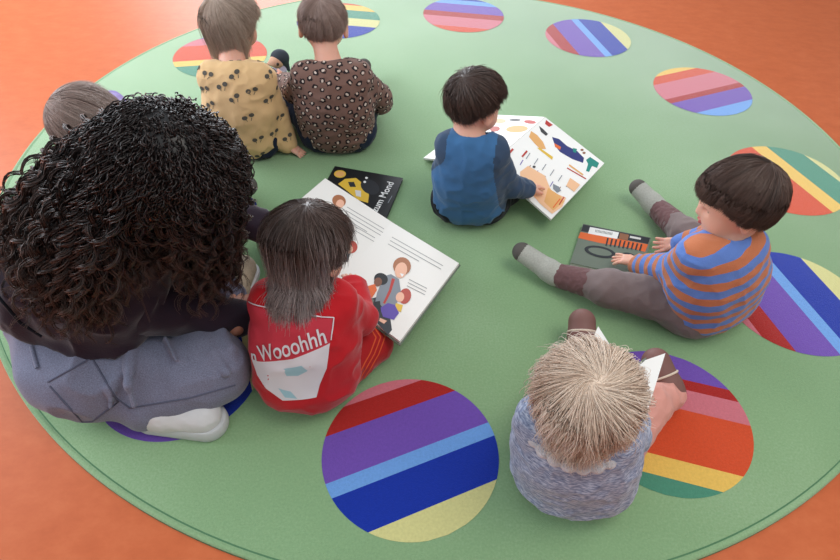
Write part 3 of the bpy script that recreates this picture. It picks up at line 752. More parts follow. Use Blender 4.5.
# ------------------------------------------------------------ toddler in yellow
J = dict(shL=P(215, 77, .28), shR=P(260, 80, .28), elR=P(276, 112, .15), wrR=P(286, 143, .035), elL=P(214, 80, .15), wrL=P(245, 75, .12),
         hipL=P(236, 131, .07), hipR=P(258, 134, .07), knR=P(262, 98, .08), anR=P(266, 82, .045), toR=P(270, 75, .06),
         knL=P(225, 95, .08), anL=P(240, 75, .045), toL=P(246, 66, .06))
g = person('toddler in ochre yellow top with dark cherry pattern, one hand on the rug', J, P(231, 23, .41), A(.45, .85, -.2), A(.05, .1, 1), 1.02, M['skin'], k=1.12, wide=1.05,
           hands=[dict(W=P(289, 146, .03), d=P(299, 152, .012)-P(289, 146, .03), pn=(0, 0, -1), th=1, s=.8, curl=.2)], browmat=M['h_light'])
stdclothes(g, M['yellow'], M['navy_cloth'], sh_e=.012, hem=.006, seed=14, collar=.046, fsh=.008)
for an, to in ((g.anL, g.toL), (g.anR, g.toR)): footwear('sock', g, an, to, M['sock_dark'])
scalp_hair(g.par, g.C, g.R, g.s, M['h_light'], n=8000, whorl=(-.1, -.5, .85), fringe=.024, nape=-.058, side=-.04, length=.165, lift=.010, thick=.008, r=.0006, grav=.4, seed=7, K=16, jit=.005)
def motifs(o, g, n, seed):
    rg = np.random.default_rng(seed); me = o.data; nv = len(me.vertices); co = np.zeros(nv*3); me.vertices.foreach_get('co', co); co = co.reshape(-1, 3)
    no = np.zeros(nv*3); me.vertices.foreach_get('normal', no); no = no.reshape(-1, 3)
    pts = []
    for i in rg.permutation(nv):
        if no[i, 2] < -.4: continue
        if all(np.linalg.norm(co[i]-co[j]) > .050 for j in pts): pts.append(i)
        if len(pts) >= n: break
    for i in pts:
        N = no[i]; a = rg.random()*.8-.4; U = nrm(np.cross(A(0, 0, 1)+.01, N)); W = np.cross(N, U); U, W = U*math.cos(a)+W*math.sin(a), W*math.cos(a)-U*math.sin(a)
        ps = []
        for sx in (-1, 1):
            p_, f_ = disc2(sx*.0115, -.001+.003*sx, .0088, .0074, 12); ps.append((p_, f_, M['motif'], 0))
            p_, f_ = bar2(sx*.0105, -.007, sx*.006, -.017, .002); ps.append((p_, f_, M['motif'], 0))
        decal_near(o, ps, (co[i], U, W, N), .0018)
_bv = {}
def decal_near(o, polys, fr, off=.0009):
    me = o.data
    if o.name not in _bv: _bv[o.name] = (BVHTree.FromPolygons([v.co[:] for v in me.vertices], [p.vertices[:] for p in me.polygons]), [])
    bv, acc = _bv[o.name]; O, U, W, N = fr
    for pts, fs, m, l in polys:
        q = []
        for x, y in pts:
            h = bv.find_nearest(Vector(O+U*x+W*y)); q.append(tuple(h[0]+h[1]*off))
        acc.append((q, fs, m))
def flush(o):
    me = o.data; bm = bmesh.new(); bm.from_mesh(me)
    for q, fs, m in _bv[o.name][1]:
        if m.name not in [x.name for x in me.materials]: me.materials.append(m)
        mi = [x.name for x in me.materials].index(m.name); vs_ = [bm.verts.new(p) for p in q]
        for f in fs:
            nf = bm.faces.new([vs_[i] for i in f]); nf.material_index = mi
    bm.to_mesh(me); bm.free()
motifs(g.shirt, g, 70, 5); flush(g.shirt)
M['spot_dark'] = mat('spot_dark', '2a2123', .9); M['spot_pale'] = mat('spot_pale', 'cdbcb0', .9)
def rosettes(o, n, seed, gap=.0235):
    rg = np.random.default_rng(seed); me = o.data; nv = len(me.vertices); co = np.zeros(nv*3); me.vertices.foreach_get('co', co); co = co.reshape(-1, 3)
    no = np.zeros(nv*3); me.vertices.foreach_get('normal', no); no = no.reshape(-1, 3); pts = np.zeros((0, 3))
    for i in rg.permutation(nv):
        if no[i, 2] < -.5: continue
        if len(pts) and np.linalg.norm(pts-co[i], axis=1).min() < gap: continue
        pts = np.vstack([pts, co[i]]); N = no[i]; U = nrm(np.cross(A(0, 0, 1)+.01, N)); W = np.cross(N, U); ps = []; a0 = rg.random()*6.28; r0 = .0078+.002*rg.random()
        ex = 1+.35*rg.random(); m_ = 12; ring = []
        for j in range(m_):
            a = a0+j*2*np.pi/m_*(.86 if j else .86); rr_ = r0*(1+.18*rg.normal()); ring.append((rr_*math.cos(a)*ex, rr_*math.sin(a)))
        ps.append((ring, [list(range(m_))], M['spot_dark'], 0)); decal_near(o, ps, (co[i], U, W, N), .0008)
        cx, cy = rg.normal(size=2)*.0012; p_, f_ = disc2(cx, cy, r0*.52*ex, r0*.42, 9, rg.random()*3)
        decal_near(o, [(p_, f_, M['spot_pale'], 0)], (co[i], U, W, N), .0013)
        if len(pts) >= n: break

# ------------------------------------------------------------ toddler in leopard print
J = dict(shL=P(307, 77, .285), shR=P(357, 77, .285), elR=P(380, 96, .17), wrR=P(382, 104, .12), elL=P(295, 92, .19), wrL=P(286, 83, .14),
         hipL=P(322, 127, .072), hipR=P(352, 127, .072), knL=P(296, 106, .07), anL=P(298, 88, .045), toL=P(290, 80, .05),
         knR=P(368, 100, .075), anR=P(360, 76, .045), toR=P(364, 66, .06))
g = person('toddler with short fuzzy hair in brown leopard-print top, seen from behind', J, P(323, 24, .405), A(-.1, .97, -.25), A(0, .15, 1), 1.04, M['skin'], k=1.12, wide=1.08,
           hands=[dict(W=P(383, 103, .12), d=(.1, .6, -.3), pn=(-1, 0, -.3), th=1, s=.8), dict(W=P(285, 82, .14), d=P(280, 72, .14)-P(285, 82, .14), pn=(0, -1, 0), th=1, s=.8)], browmat=M['h_fuzz'])
stdclothes(g, M['leopard'], M['navy_cloth'], sh_e=.011, hem=.004, seed=17, collar=.052, fsh=.008)
rosettes(g.shirt, 420, 4); flush(g.shirt)
for an, to in ((g.anL, g.toL), (g.anR, g.toR)): footwear('sock', g, an, to, M['sock_dark'])
scalp_hair(g.par, g.C, g.R, g.s, M['h_fuzz'], n=5200, whorl=(0, -.6, .8), fringe=.04, nape=-.052, side=-.01, length=.06, lift=.003, thick=.003, r=.0005, seed=9, K=8)

# ------------------------------------------------------------ toddler behind the woman
J = dict(shL=A(-.86, 1.50, .29), shR=A(-.86, 1.37, .29), elR=A(-.84, 1.42, .18), wrR=A(-.76, 1.47, .15), elL=P(113, 104, .22), wrL=A(-.72, 1.46, .16),
         hipL=A(-.90, 1.49, .075), hipR=A(-.90, 1.41, .075), knL=A(-.71, 1.55, .085), anL=P(230, 192, .05), toL=P(247, 186, .065),
         knR=A(-.73, 1.45, .085), anR=P(228, 211, .045), toR=P(246, 207, .06))
g = person('toddler with thin light brown hair behind the curly-haired woman, mostly hidden', J, P(91, 127, .41), A(.9, .1, -.3), A(.1, 0, 1), 1.05, M['skin'], k=1.08,
           hands=[dict(W=A(-.76, 1.47, .15), d=(1, 0, -.2), pn=(0, 0, -1), th=1, s=.8), dict(W=A(-.72, 1.46, .16), d=(1, 0, -.2), pn=(0, 0, -1), th=-1, s=.8)], browmat=M['h_fair'])
stdclothes(g, M['lilac'], M['navy_cloth'], seed=20)
footwear('slipper', g, g.anL, g.toL, M['sock_dark'], e=.008); footwear('slipper', g, g.anR, g.toR, M['floral'], e=.009)
scalp_hair(g.par, g.C, g.R, g.s, M['h_fair'], n=6500, whorl=(0, -.9, .35), fringe=.035, nape=-.055, side=-.01, length=.11, lift=.005, thick=.005, r=.0005, seed=10, K=12)

# ------------------------------------------------------------ woman
J = dict(shR=P(106, 246, .47), shL=A(-.60, 1.10, .48), elR=P(140, 305, .27), wrR=P(238, 318, .16), elL=A(-.55, 1.20, .28), wrL=P(272, 231, .22),
         hipR=A(-.715, .805, .115), hipL=A(-.76, 1.03, .115), knR=P(212, 367, .105), anR=P(150, 406, .055), toR=P(205, 420, .05),
         knL=P(196, 240, .11), anL=P(226, 298, .075), toL=P(242, 272, .05))
WC, WF, WU = P(172, 172, .64), A(.72, .12, -.68), A(.62, .06, .78)
g = person('woman with long dark curly hair in aubergine top and grey-blue jeans, sitting cross-legged', J, WC, WF, WU, 1.14, M['skin_adult'], k=1.7, wide=.7, cell=.006, group=None, feet=False, thin=.014,
           hands=[dict(W=P(238, 316, .155), d=(-.1, 1, -.2), pn=(0, .3, -.9), th=1, s=1.35), dict(W=P(276, 231, .22), d=(1, -.1, -.3), pn=(0, -.5, -.8), th=-1, s=1.35)], browmat=M['h_black'])
S = SDF(); legs(S, g, .006, 0, (.052, .044, .030), .03)
for h in (g.hipL, g.hipR): S.ell(h-A(.03, 0, .004), .105, None, .06)
S.ell(A(-.81, .92, .125), A(.125, .20, .11), None, .06)
S.ell(A(-.815, .955, .19), A(.13, .155, .05), None, .05)
def crease(pl, r, k_=.012):
    pts = [P(*q) for q in pl]
    for i in range(len(pts)-1): S.cone(pts[i], pts[i+1], r*(1-.5*i/len(pts)), r*(1-.5*(i+1)/len(pts)), k_)
for pl in ([(112, 350, .185), (98, 385, .15), (84, 402, .12)], [(122, 352, .195), (112, 390, .16), (110, 408, .13)], [(132, 350, .20), (128, 385, .185), (134, 405, .14)], [(104, 345, .19), (75, 385, .15), (60, 402, .11)],
           [(200, 336, .185), (212, 352, .19), (226, 372, .17)], [(221, 333, .18), (229, 350, .18), (232, 368, .15)], [(165, 338, .205), (176, 360, .2)]):
    crease(pl, .010, .014)
V, Q = S.build(.005, floor=.001, disp=cloth_disp(.009, 9, (1, 1, 1), 31.))
jeans = mk('jeans', V, Q, M['denim'], g.par)
# back pocket, belt loops, seams
def tube_on(name, pl, r, m, o):
    me = o.data; bv = BVHTree.FromPolygons([v.co[:] for v in me.vertices], [p.vertices[:] for p in me.polygons])
    out = []
    for a, b_ in zip(pl[:-1], pl[1:]):
        for t in np.linspace(0, 1, 10, endpoint=False): out.append(A(*a)*(1-t)+A(*b_)*t)
    out.append(A(*pl[-1])); ps = []
    for q in out:
        d = nrm(P(q[0], q[1], 0)-EYE); h = bv.ray_cast(Vector(EYE), Vector(d))
        if h[0] is not None: ps.append(np.array(h[0])+np.array(h[1])*r*.2)
    if len(ps) < 3: return
    V, Q = tubes(np.array([ps]), np.full((1, len(ps)), r), 6); return mk(name, V, Q, m, o)
M['seam'] = mat('denim_seam', '5a5c70', .9)
tube_on('back_pocket_seam', [(48, 382), (92, 358), (118, 402), (86, 426), (50, 386)], .0022, M['seam'], jeans)
tube_on('side_seam', [(112, 395), (130, 408), (190, 398), (235, 385)], .002, M['seam'], jeans)
for a, b_ in (((32, 346), (38, 368)), ((98, 338), (104, 352))): tube_on('belt_loop', [a, b_], .005, M['denim'], jeans)
S = SDF(); S.ell(A(-.82, .96, .27), A(.135, .165, .12), None, .08)
up_ = nrm(g.sh-A(-.80, .96, .27))
S.cone(A(-.80, .94, .27), g.sh*.35+A(-.80, .93, .27)*.65, .135, .135, .06); S.cone(A(-.78, .92, .32), g.sh-up_*.06+(g.shR-g.sh)*.35, .115, .085, .06); S.cone(A(-.78, 1.0, .32), g.sh-up_*.06+(g.shL-g.sh)*.35, .115, .085, .06)
S.cone(g.shR*.4+g.sh*.6, g.shR, .075, .066, .04); S.cone(g.shL*.4+g.sh*.6, g.shL, .075, .066, .04)
torso(S, g, .012); S.cone(A(-.72, .93, .2), g.sh-A(0, 0, .05), .09, .1, .04)
S.cut(A(-.80, .96, .196), A(.05, 0, -1)); neck_cut(S, g, .05)
S2 = SDF(); arms(S2, g, .006, 0, (.036, .029, .018), flare=.002); S2.cone(g.elR, g.wrR, .054, .042, .02)
V, Q = join([S.build(.0055, floor=.001, disp=cloth_disp(.009, 12, (1, 1, 1), 40.)), S2.build(.0055, floor=.001, disp=cloth_disp(.008, 14, (1, 1, 1), 44.))]); top_ = mk('long_sleeved_top', V, Q, M['aubergine'], g.par)
tube_on('strap_line', [(-30, 255), (2, 300), (20, 322), (42, 336)], .004, M['black_cloth'], top_)
# shoes
def sneaker(an, to, mu, ms, name='sneaker', s_=1.0):
    d = nrm(to-an); S = SDF(); S.cone(an, an+d*.03, .034*s_, .038*s_, .02); S.cone(an+d*.03, to, .038*s_, .036*s_, .02)
    V, Q = S.build(.004, floor=.001, disp=cloth_disp(.0015, 40)); o = mk(name, V, Q, mu, g.par)
    S = SDF(); q = A(0, 0, -.024)*s_
    S.cone(an+q, to+q+d*.006, .036*s_, .040*s_, .01); S.cut(an+A(0, 0, -.012), A(0, 0, 1)); V, Q = S.build(.0035, floor=.001); mk('sole', V, Q, ms, o)
sneaker(P(150, 410, .052), P(203, 415, .05), M['sneaker'], M['sole'], s_=1.15)
sneaker(P(229, 302, .075), P(243, 268, .08), M['cream_knit'], M['sneaker'])
# curly hair
def curls(g, m, n=1500, per=8, K=56, seed=21):
    rg = np.random.default_rng(seed); C, R, s = g.C, g.R, g.s
    c0 = A(0, -.008, .018)*s; rad = A(.069, .083, .070)*s+.006
    D = rg.normal(size=(n*3, 3)); D /= np.linalg.norm(D, axis=1)[:, None]
    z = D[:, 2]*rad[2]+.018; y = D[:, 1]*rad[1]
    D = D[z > np.where(y > .035, .035, np.where(y > -.01, -.02, -.07))][:n]; n = len(D)
    root = C+(D*rad+c0)@R.T; out = (D@R.T)
    az = np.degrees(np.arctan2(out[:, 1], out[:, 0]))+rg.normal(size=n)*16; az = (az+180) % 360-180
    tab = [(-180, (10, 285, .40), .0), (-150, (55, 318, .36), .0), (-125, (108, 322, .33), .0), (-100, (145, 240, .48), 0), (-70, (182, 262, .42), 0), (-40, (195, 280, .36), 0), (-12, (217, 296, .26), 0), (15, (228, 262, .28), 0), (45, (222, 225, .30), 0), (90, (125, 180, .40), 0), (125, (52, 190, .42), 0), (155, (2, 228, .42), 0), (180, (10, 285, .40), 0)]
    ta = np.array([t[0] for t in tab], float); te = np.array([P(*t[1]) for t in tab])
    end = np.stack([np.interp(az, ta, te[:, i]) for i in range(3)], 1)
    hz = C+A(0, 0, -.10)
    fr_ = rg.random(n)[:, None]**.55
    end = hz+(end-hz)*(.45+.62*fr_)*A(1, 1, 1)+rg.normal(size=(n, 3))*A(.022, .022, .03)
    o2 = out.copy(); o2[:, 2] = np.maximum(o2[:, 2], -.1)
    bul = (.02+.06*rg.random(n))[:, None]
    p1 = root+o2*bul*A(1, 1, .3)+A(0, 0, .006)
    hor = nrm(A(0, 0, 0)) if False else (end-C)*A(1, 1, 0); hl = np.linalg.norm(hor, axis=1)[:, None]+1e-6
    p2 = (end*.8+root*.2)*A(1, 1, 0)+hor/hl*.01+A(0, 0, 1)*(end[:, 2:3]*.62+root[:, 2:3]*.38)
    t = np.linspace(0, 1, K)[None, :, None]
    B = lambda a, b_, c, d: (1-t)**3*a[:, None]+3*(1-t)**2*t*b_[:, None]+3*(1-t)*t*t*c[:, None]+t**3*d[:, None]
    G = B(root, p1, p2, end)
    allp, allr, tt, rr_ = [], [], [], []
    for q in range(per):
        L = np.linalg.norm(np.diff(G, axis=1), axis=2).sum(1)[:, None]
        ph = rg.random((n, 1))*6.28 if q == 0 else ph0+rg.normal(size=(n, 1))*.22
        if q == 0: ph0 = ph; turns = L/(.045+.028*rg.random((n, 1))); hr0 = (.008+.006*rg.random((n, 1))); hand_ = np.sign(rg.random((n, 1))-.5)
        T = np.gradient(G, axis=1); T /= np.linalg.norm(T, axis=2)[..., None]+1e-9
        U = np.cross(T, A(.3, .2, .9)); U /= np.linalg.norm(U, axis=2)[..., None]+1e-9; W = np.cross(T, U)
        tl = t[..., 0]; am = hr0*np.clip(tl*2.0, 0, 1)*(1+rg.normal(size=(n, 1))*.12)
        th = ph+hand_*2*np.pi*turns*tl
        pt = G+am[..., None]*(np.cos(th)[..., None]*U+np.sin(th)[..., None]*W)
        pt = pt+rg.normal(size=(n, 1, 3))*.0026*np.clip(1.3-t, .7, 1.3)+rg.normal(size=(n, 1, 3))*.007*np.clip(.5-t, 0, 1)*2
        allp.append(pt); allr.append((.0014*(1-.85*tl**4))*np.ones((n, 1))); tt.append(np.tile(tl, (n, 1))); rr_.append(np.tile(rg.random((n, 1)), (1, K)))
    # loose frizz
    pts = np.concatenate(allp); rd = np.concatenate(allr)
    # keep outside the body
    gx, gy = np.arange(-1.15, -.15, .012), np.arange(.6, 1.5, .012); HM = np.full((len(gx), len(gy)), 0.)
    me = top_.data; bv = BVHTree.FromPolygons([v.co[:] for v in me.vertices], [p.vertices[:] for p in me.polygons])
    for a, x in enumerate(gx):
        for b_, y in enumerate(gy):
            h = bv.ray_cast(Vector((x, y, 1.2)), Vector((0, 0, -1)))
            if h[0] is not None: HM[a, b_] = h[0].z
    ix = np.clip(((pts[..., 0]-gx[0])/.012).astype(int), 0, len(gx)-1); iy = np.clip(((pts[..., 1]-gy[0])/.012).astype(int), 0, len(gy)-1)
    hh = HM[ix, iy]+.006+.022*rg.random((len(pts), 1)); pts[..., 2] = np.where(hh > pts[..., 2], hh, pts[..., 2])
    # ease the kinks the collision leaves
    for _ in range(2): pts[:, 1:-1] = pts[:, 1:-1]*.6+(pts[:, 2:]+pts[:, :-2])*.2
    pts[..., 2] = np.maximum(pts[..., 2], .01)
    V, Q = tubes(pts, rd); T_ = np.repeat(np.concatenate(tt).ravel(), 3); R_ = np.repeat(np.concatenate(rr_).ravel(), 3)
    S = SDF(); S.ell(C+R@c0, rad+.004, R, .01); S.cut(C+R@(A(0, .03, .0)*s), R@A(0, .8, -.55)); V2, Q2 = S.build(.005)
    Q = np.concatenate([Q, Q2+len(V)]); V = np.concatenate([V, V2]); T_ = np.concatenate([T_, np.zeros(len(V2))]); R_ = np.concatenate([R_, np.ones(len(V2))])
    mk('curly_hair', V, Q, m, g.par, attrs={'t': T_, 'r': R_})
curls(g, M['h_black'])

# ------------------------------------------------------------ print on the red sweatshirt
def view_frame(O, N):
    N = nrm(N); U = nrm(np.cross(A(0, 0, 1), N)); W = np.cross(N, U); return O, U, W, N
def on_frame(fr, x, y):
    d = P(x, y, 0)-EYE; O, U, W, N = fr; q = EYE+d*(((O-EYE)@N)/(d@N))-O; return (float(q@U), float(q@W))
g = GR
fr = view_frame(P(292, 350, .17)+A(0, -.03, .0), A(-.05, -.86, .55))
fp = lambda pts: poly2(*[on_frame(fr, *q) for q in pts])
P_ = []
P_.append((*fp([(249, 299), (337, 312), (334, 336), (300, 349), (262, 357), (251, 350)]), M['print_pink'], 0))
P_.append((*fp([(253, 357), (262, 357), (300, 349), (334, 336), (330, 362), (322, 380), (318, 394), (285, 397), (268, 386), (258, 374)]), M['print_white'], 0))
def strip(pts, w_, m, l=.0004):
    for a, b_ in zip(pts[:-1], pts[1:]): P_.append((*bar2(*on_frame(fr, *a), *on_frame(fr, *b_), w_), m, l))
strip([(249, 298), (280, 301), (310, 306), (338, 311)], .0022, M['print_white']); strip([(338, 311), (335, 333)], .0022, M['print_white'])
P_.append((*fp([(290, 360), (308, 356), (313, 362), (303, 368), (292, 368)]), M['b_cyan'], .0004))
P_.append((*fp([(282, 383), (294, 386), (300, 394), (288, 393)]), M['b_cyan'], .0004))
decal(g.shirt, P_, fr)
def shirt_text(txt, x0, y0, x1, y1, size, lift, m, off, sh=.25):
    pts, fs = text2d(txt, 1.0, sh, off); a, b_ = A(*on_frame(fr, x0, y0)), A(*on_frame(fr, x1, y1)); d = b_-a
    xs = max(p[0] for p in pts); pp = []
    for x, y in pts:
        u = x/xs; base = a+d*u; n = nrm(A(-d[1], d[0])); pp.append(tuple(base+n*(y*size)))
    return (pp, fs, m, lift)
decal(g.shirt, [shirt_text('Wooohhh', 266, 355, 333, 334, .052, .0012, M['print_white'], .012), shirt_text('n', 254, 357, 262, 356, .035, .0012, M['print_white'], .03)], fr, subdiv=.02)
# stripes and badge on the trousers
fr2 = view_frame(P(368, 350, .08), A(.1, -.75, .65)); P_ = []; fr_s = fr; fr = fr2
for k_ in range(3):
    o_ = k_*4.6; strip([(368+o_, 326+o_*.2), (376+o_, 338), (370+o_*.9, 352+o_*.3), (359+o_*.8, 368+o_*.5), (355+o_*.6, 378+o_*.6)], .0032, M['orange_stripe'], 0)
q = on_frame(fr, 350, 348); P_.append((*disc2(q[0], q[1], .008, .008), M['b_grey'], 0))
decal(g.trousers, P_, fr)

# ------------------------------------------------------------ books
def book(label, corner): return thing('book', label, 'book', (corner[0], corner[1], 0), 'picture books being read on the rug')
def px(pg, x, y):
    d = P(x, y, 0)-EYE; o = pg.at(0, 0, 0); q = EYE+d*(((o-EYE)@pg.n)/(d@pg.n))-o; e1 = pg.at(1, 0, 0)-o; e2 = pg.at(0, 1, 0)-o
    s_ = np.linalg.lstsq(np.stack([e1, e2], 1), q, rcond=None)[0]; return (float(s_[0]), float(s_[1]))
def ppoly(pg, m, *pts): pg.put(poly2(*[px(pg, *q) for q in pts]), M[m])
def pell(pg, m, cx, cy, rx, ry, rot=0):
    pg.put(poly2(*[px(pg, cx+rx*math.cos(a)*math.cos(rot)-ry*math.sin(a)*math.sin(rot), cy+rx*math.cos(a)*math.sin(rot)+ry*math.sin(a)*math.cos(rot)) for a in -np.arange(18)*2*np.pi/18]), M[m])
def pbar(pg, m, x0, y0, x1, y1, w_): q = bar2(x0, y0, x1, y1, w_); pg.put((([px(pg, *p) for p in q[0]]), [q[1][0][::-1]]), M[m])
def ptext(pg, m, txt, x0, y0, x1, y1, h, **kw):
    "lettering running from pixel 0 to pixel 1 on the page"
    pts, fs = text2d(txt, 1.0, **kw); a, b_ = np.array(px(pg, x0, y0)), np.array(px(pg, x1, y1)); e = A(pg.w, pg.h)
    d = (b_-a)*e; n = nrm(A(-d[1], d[0])); xs = max(p[0] for p in pts)
    pg.put(([tuple(a+(d*(x/xs)+n*y*h)/e) for x, y in pts], fs), M[m])

# large book held by the girl in red
ST, RT_, RB, TL = P(392, 222, .075), P(459, 263, .095), P(400, 341, .115), P(325, 178, .085)
SB = ST+(RB-RT_)+A(0, 0, -.004); LB = TL+(SB-ST)
b1 = book('open white-paged picture book with a drawn family, held by the girl in red', SB)
cv = A(0, 0, -.012)
for q, nm in (((SB, RB, RT_, ST), 'cover'), ((LB, SB, ST, TL), 'cover')):
    c = sum(q)/4; pg = Page(*[x+(x-c)*.03+cv for x in q], .0025, M['b_green']); pg.build(nm, b1)
rp = Page(*[x-A(0, 0, .009) for x in (SB, RB, RT_, ST)], .008, M['paper']); lp = Page(*[x-A(0, 0, .009) for x in (LB, SB, ST, TL)], .008, M['paper'])
for i in range(3): pbar(rp, 'grey_text', 392+i*-2, 237+i*3.4, 443-(20 if i == 2 else 0)-i*2, 265+i*3.4-(0 if i < 2 else 11), .6)
for i in range(3): pbar(rp, 'grey_text', 409-i, 279+i*3.2, 427-i, 288+i*3.2, .6)
ppoly(rp, 'b_dark', (366, 300), (377, 297), (390, 316), (392, 330), (388, 335), (376, 322), (368, 312))
ppoly(rp, 'b_grey', (384, 276), (391, 274), (399, 279), (401, 292), (396, 306), (389, 314), (374, 309), (377, 293))
ppoly(rp, 'b_red', (392, 278), (395, 279), (391, 292), (385, 304), (383, 303), (389, 290))
pell(rp, 'b_hair', 402, 266, 9, 9, .3); pell(rp, 'b_skin', 401, 270, 6, 8, .3); ppoly(rp, 'b_white', (400, 273), (404, 274), (402, 277))
pell(rp, 'b_black', 381, 279, 7, 6, .3); pell(rp, 'b_dskin', 378, 282, 4, 4.5, .3)
ppoly(rp, 'b_orange', (368, 286), (375, 284), (377, 290), (372, 298), (362, 293)); ppoly(rp, 'b_green', (362, 294), (374, 300), (372, 308), (364, 303))
pell(rp, 'b_redhair', 405, 296, 6, 8, .3); pell(rp, 'b_skin', 400, 297, 4.2, 5, .3)
ppoly(rp, 'b_yellow', (396, 303), (403, 305), (401, 312), (394, 310)); ppoly(rp, 'b_purple', (388, 303), (395, 305), (399, 313), (394, 320), (383, 317), (380, 308))
ppoly(rp, 'b_black', (374, 302), (380, 301), (381, 311), (375, 312)); ppoly(rp, 'b_skin', (380, 318), (387, 321), (384, 324), (379, 321))
for i in range(4): pbar(lp, 'grey_text', 347-i, 207+i*3.6, 384-i-(i == 3)*14, 229+i*3.6-(i == 3)*8, .6)
for i in range(2): pbar(lp, 'grey_text', 356-i, 227+i*3.6, 375-i, 238+i*3.6, .6)
pell(lp, 'b_hair', 339, 201, 7, 6, .4); pell(lp, 'b_skin', 340, 204, 4, 4.5, .4)
pell(lp, 'b_redhair', 351, 247, 6.5, 6.5); pell(lp, 'b_skin', 349, 249, 4, 4.5); ppoly(lp, 'b_dark', (344, 253), (350, 254), (348, 262), (344, 262))
rp.build('page_block', b1); lp.build('page_block', b1)

# book with the black cover underneath
a, b_ = P(335, 168, .003), P(403, 180, .003); c = P(379, 238, .003); d = a+(c-b_)
b2 = book('closed black picture book with white title, half under the open one', d)
Page(*[x+((a+b_+c+d)/4-x)*.02+A(0, 0, .001) for x in (d, c, b_, a)], .006, M['paper']).build('page_block', b2)
pg = Page(*[x+A(0, 0, .007) for x in (d, c, b_, a)], .0015, M['b_black'])
pell(pg, 'b_yellow', 340, 174, 6, 3.8); pell(pg, 'b_tan', 340, 174, 4.6, 2.8)
ppoly(pg, 'b_yellow', (345, 179), (356, 178), (366, 186), (369, 195), (368, 203), (358, 200), (346, 190), (338, 184))
ppoly(pg, 'b_dark', (348, 182), (354, 182), (356, 187), (350, 187)); ppoly(pg, 'b_pale', (355, 190), (361, 191), (361, 197), (356, 196))
pell(pg, 'b_dark', 370, 187, 10, 7, .5); pell(pg, 'b_white', 366.5, 178, 1.4, 1.1); pell(pg, 'b_white', 364.8, 182, 1.4, 1.1)
ptext(pg, 'b_white', 'Ausflug zum Mond', 363, 237, 394, 183, .034, bold=.012)
for i in (0,): pbar(pg, 'b_grey', 392, 196, 388, 203, .6)
pg.build('cover', b2)
Page(*[x for x in (d, c, b_, a)], .0012, M['b_black']).build('cover', b2)

# large board book of tools
S0, R0, R1 = P(545, 117, .105), P(604, 163, .062), P(551, 219, .062); S1 = S0+(R1-R0); Lb = P(424, 158, .012); Lt = Lb+(S0-S1)
b3 = book('large open board book with pictures of tools, in front of the blue shirt', S1)
rp = Page(S1-A(0, 0, .007), R1-A(0, 0, .007), R0-A(0, 0, .007), S0-A(0, 0, .007), .007, M['board']); lp = Page(Lb-A(0, 0, .007), S1-A(0, 0, .007), S0-A(0, 0, .007), Lt-A(0, 0, .007), .007, M['board'])
ppoly(rp, 'b_navy', (552, 137), (559, 139), (567, 146), (577, 151), (584, 158), (583, 163), (572, 159), (560, 152), (555, 146))
ppoly(rp, 'b_orange', (554, 143), (561, 147), (560, 150), (555, 147)); ppoly(rp, 'b_teal', (590, 157), (599, 163), (597, 168), (592, 166), (589, 172), (586, 171), (588, 164), (586, 160))
ppoly(rp, 'b_tan', (531, 131), (537, 135), (543, 142), (546, 149), (540, 149), (534, 143), (529, 137)); ppoly(rp, 'b_yellow', (537, 148), (540, 148), (553, 157), (552, 160))
ppoly(rp, 'ink', (539, 126), (543, 129), (548, 134), (546, 136), (541, 132)); ppoly(rp, 'b_red', (546, 120), (550, 123), (553, 125), (549, 127), (545, 124))
ppoly(rp, 'b_teal', (573, 148), (577, 149), (576, 153), (573, 152)); pbar(rp, 'b_tan', 569, 165, 583, 175, 1.6); pbar(rp, 'b_red', 567, 168, 586, 179, 1.1)
for x, y in ((582, 150), (584, 153)): pell(rp, 'b_brown', x, y, 1.6, 1.1)
for i in range(6):
    pbar(rp, 'b_grey', 530+i*8, 153+i*5.6, 526+i*8, 159+i*5.6, .8)
    pbar(rp, 'b_brown' if i % 2 else 'b_purple', 523+i*7.5, 160+i*5.4, 520+i*7.5, 165+i*5.4, .8)
pbar(rp, 'b_red', 527, 151, 522, 157, 1.8); pbar(rp, 'b_red', 513, 149, 508, 155, 2)
ppoly(rp, 'b_peach', (520, 172), (528, 166), (545, 176), (549, 186), (552, 192), (566, 198), (562, 207), (552, 214), (540, 204), (530, 192), (520, 184))
ppoly(rp, 'b_tan', (548, 188), (560, 196), (564, 202), (553, 211), (544, 202)); pbar(rp, 'b_orange', 560, 199, 553, 208, 1.2); pbar(rp, 'b_red', 564, 197, 559, 205, 1.2)
ppoly(rp, 'b_grey', (553, 184), (559, 187), (561, 191), (557, 193), (553, 189)); pell(rp, 'ink', 534, 167, 1.6, 1.2); ppoly(rp, 'b_peach', (570, 178), (580, 185), (574, 192), (566, 186))
for m_, x, y, rx, ry, rt in (('b_tan', 517, 129, 11, 3.4, -.05), ('b_red', 530, 122, 6, 1.8, .1), ('ink', 515, 120, 6, 1.1, .0), ('b_redhair', 495, 129, 5, 2.6, -.1), ('b_pale', 512, 138, 5, 2.2, 0), ('b_peach', 500, 121, 6, 2.2, 0), ('b_pale', 497, 137, 6, 1.8, 0)): pell(lp, m_, x, y, rx, ry, rt)
rp.build('page', b3); lp.build('page', b3)

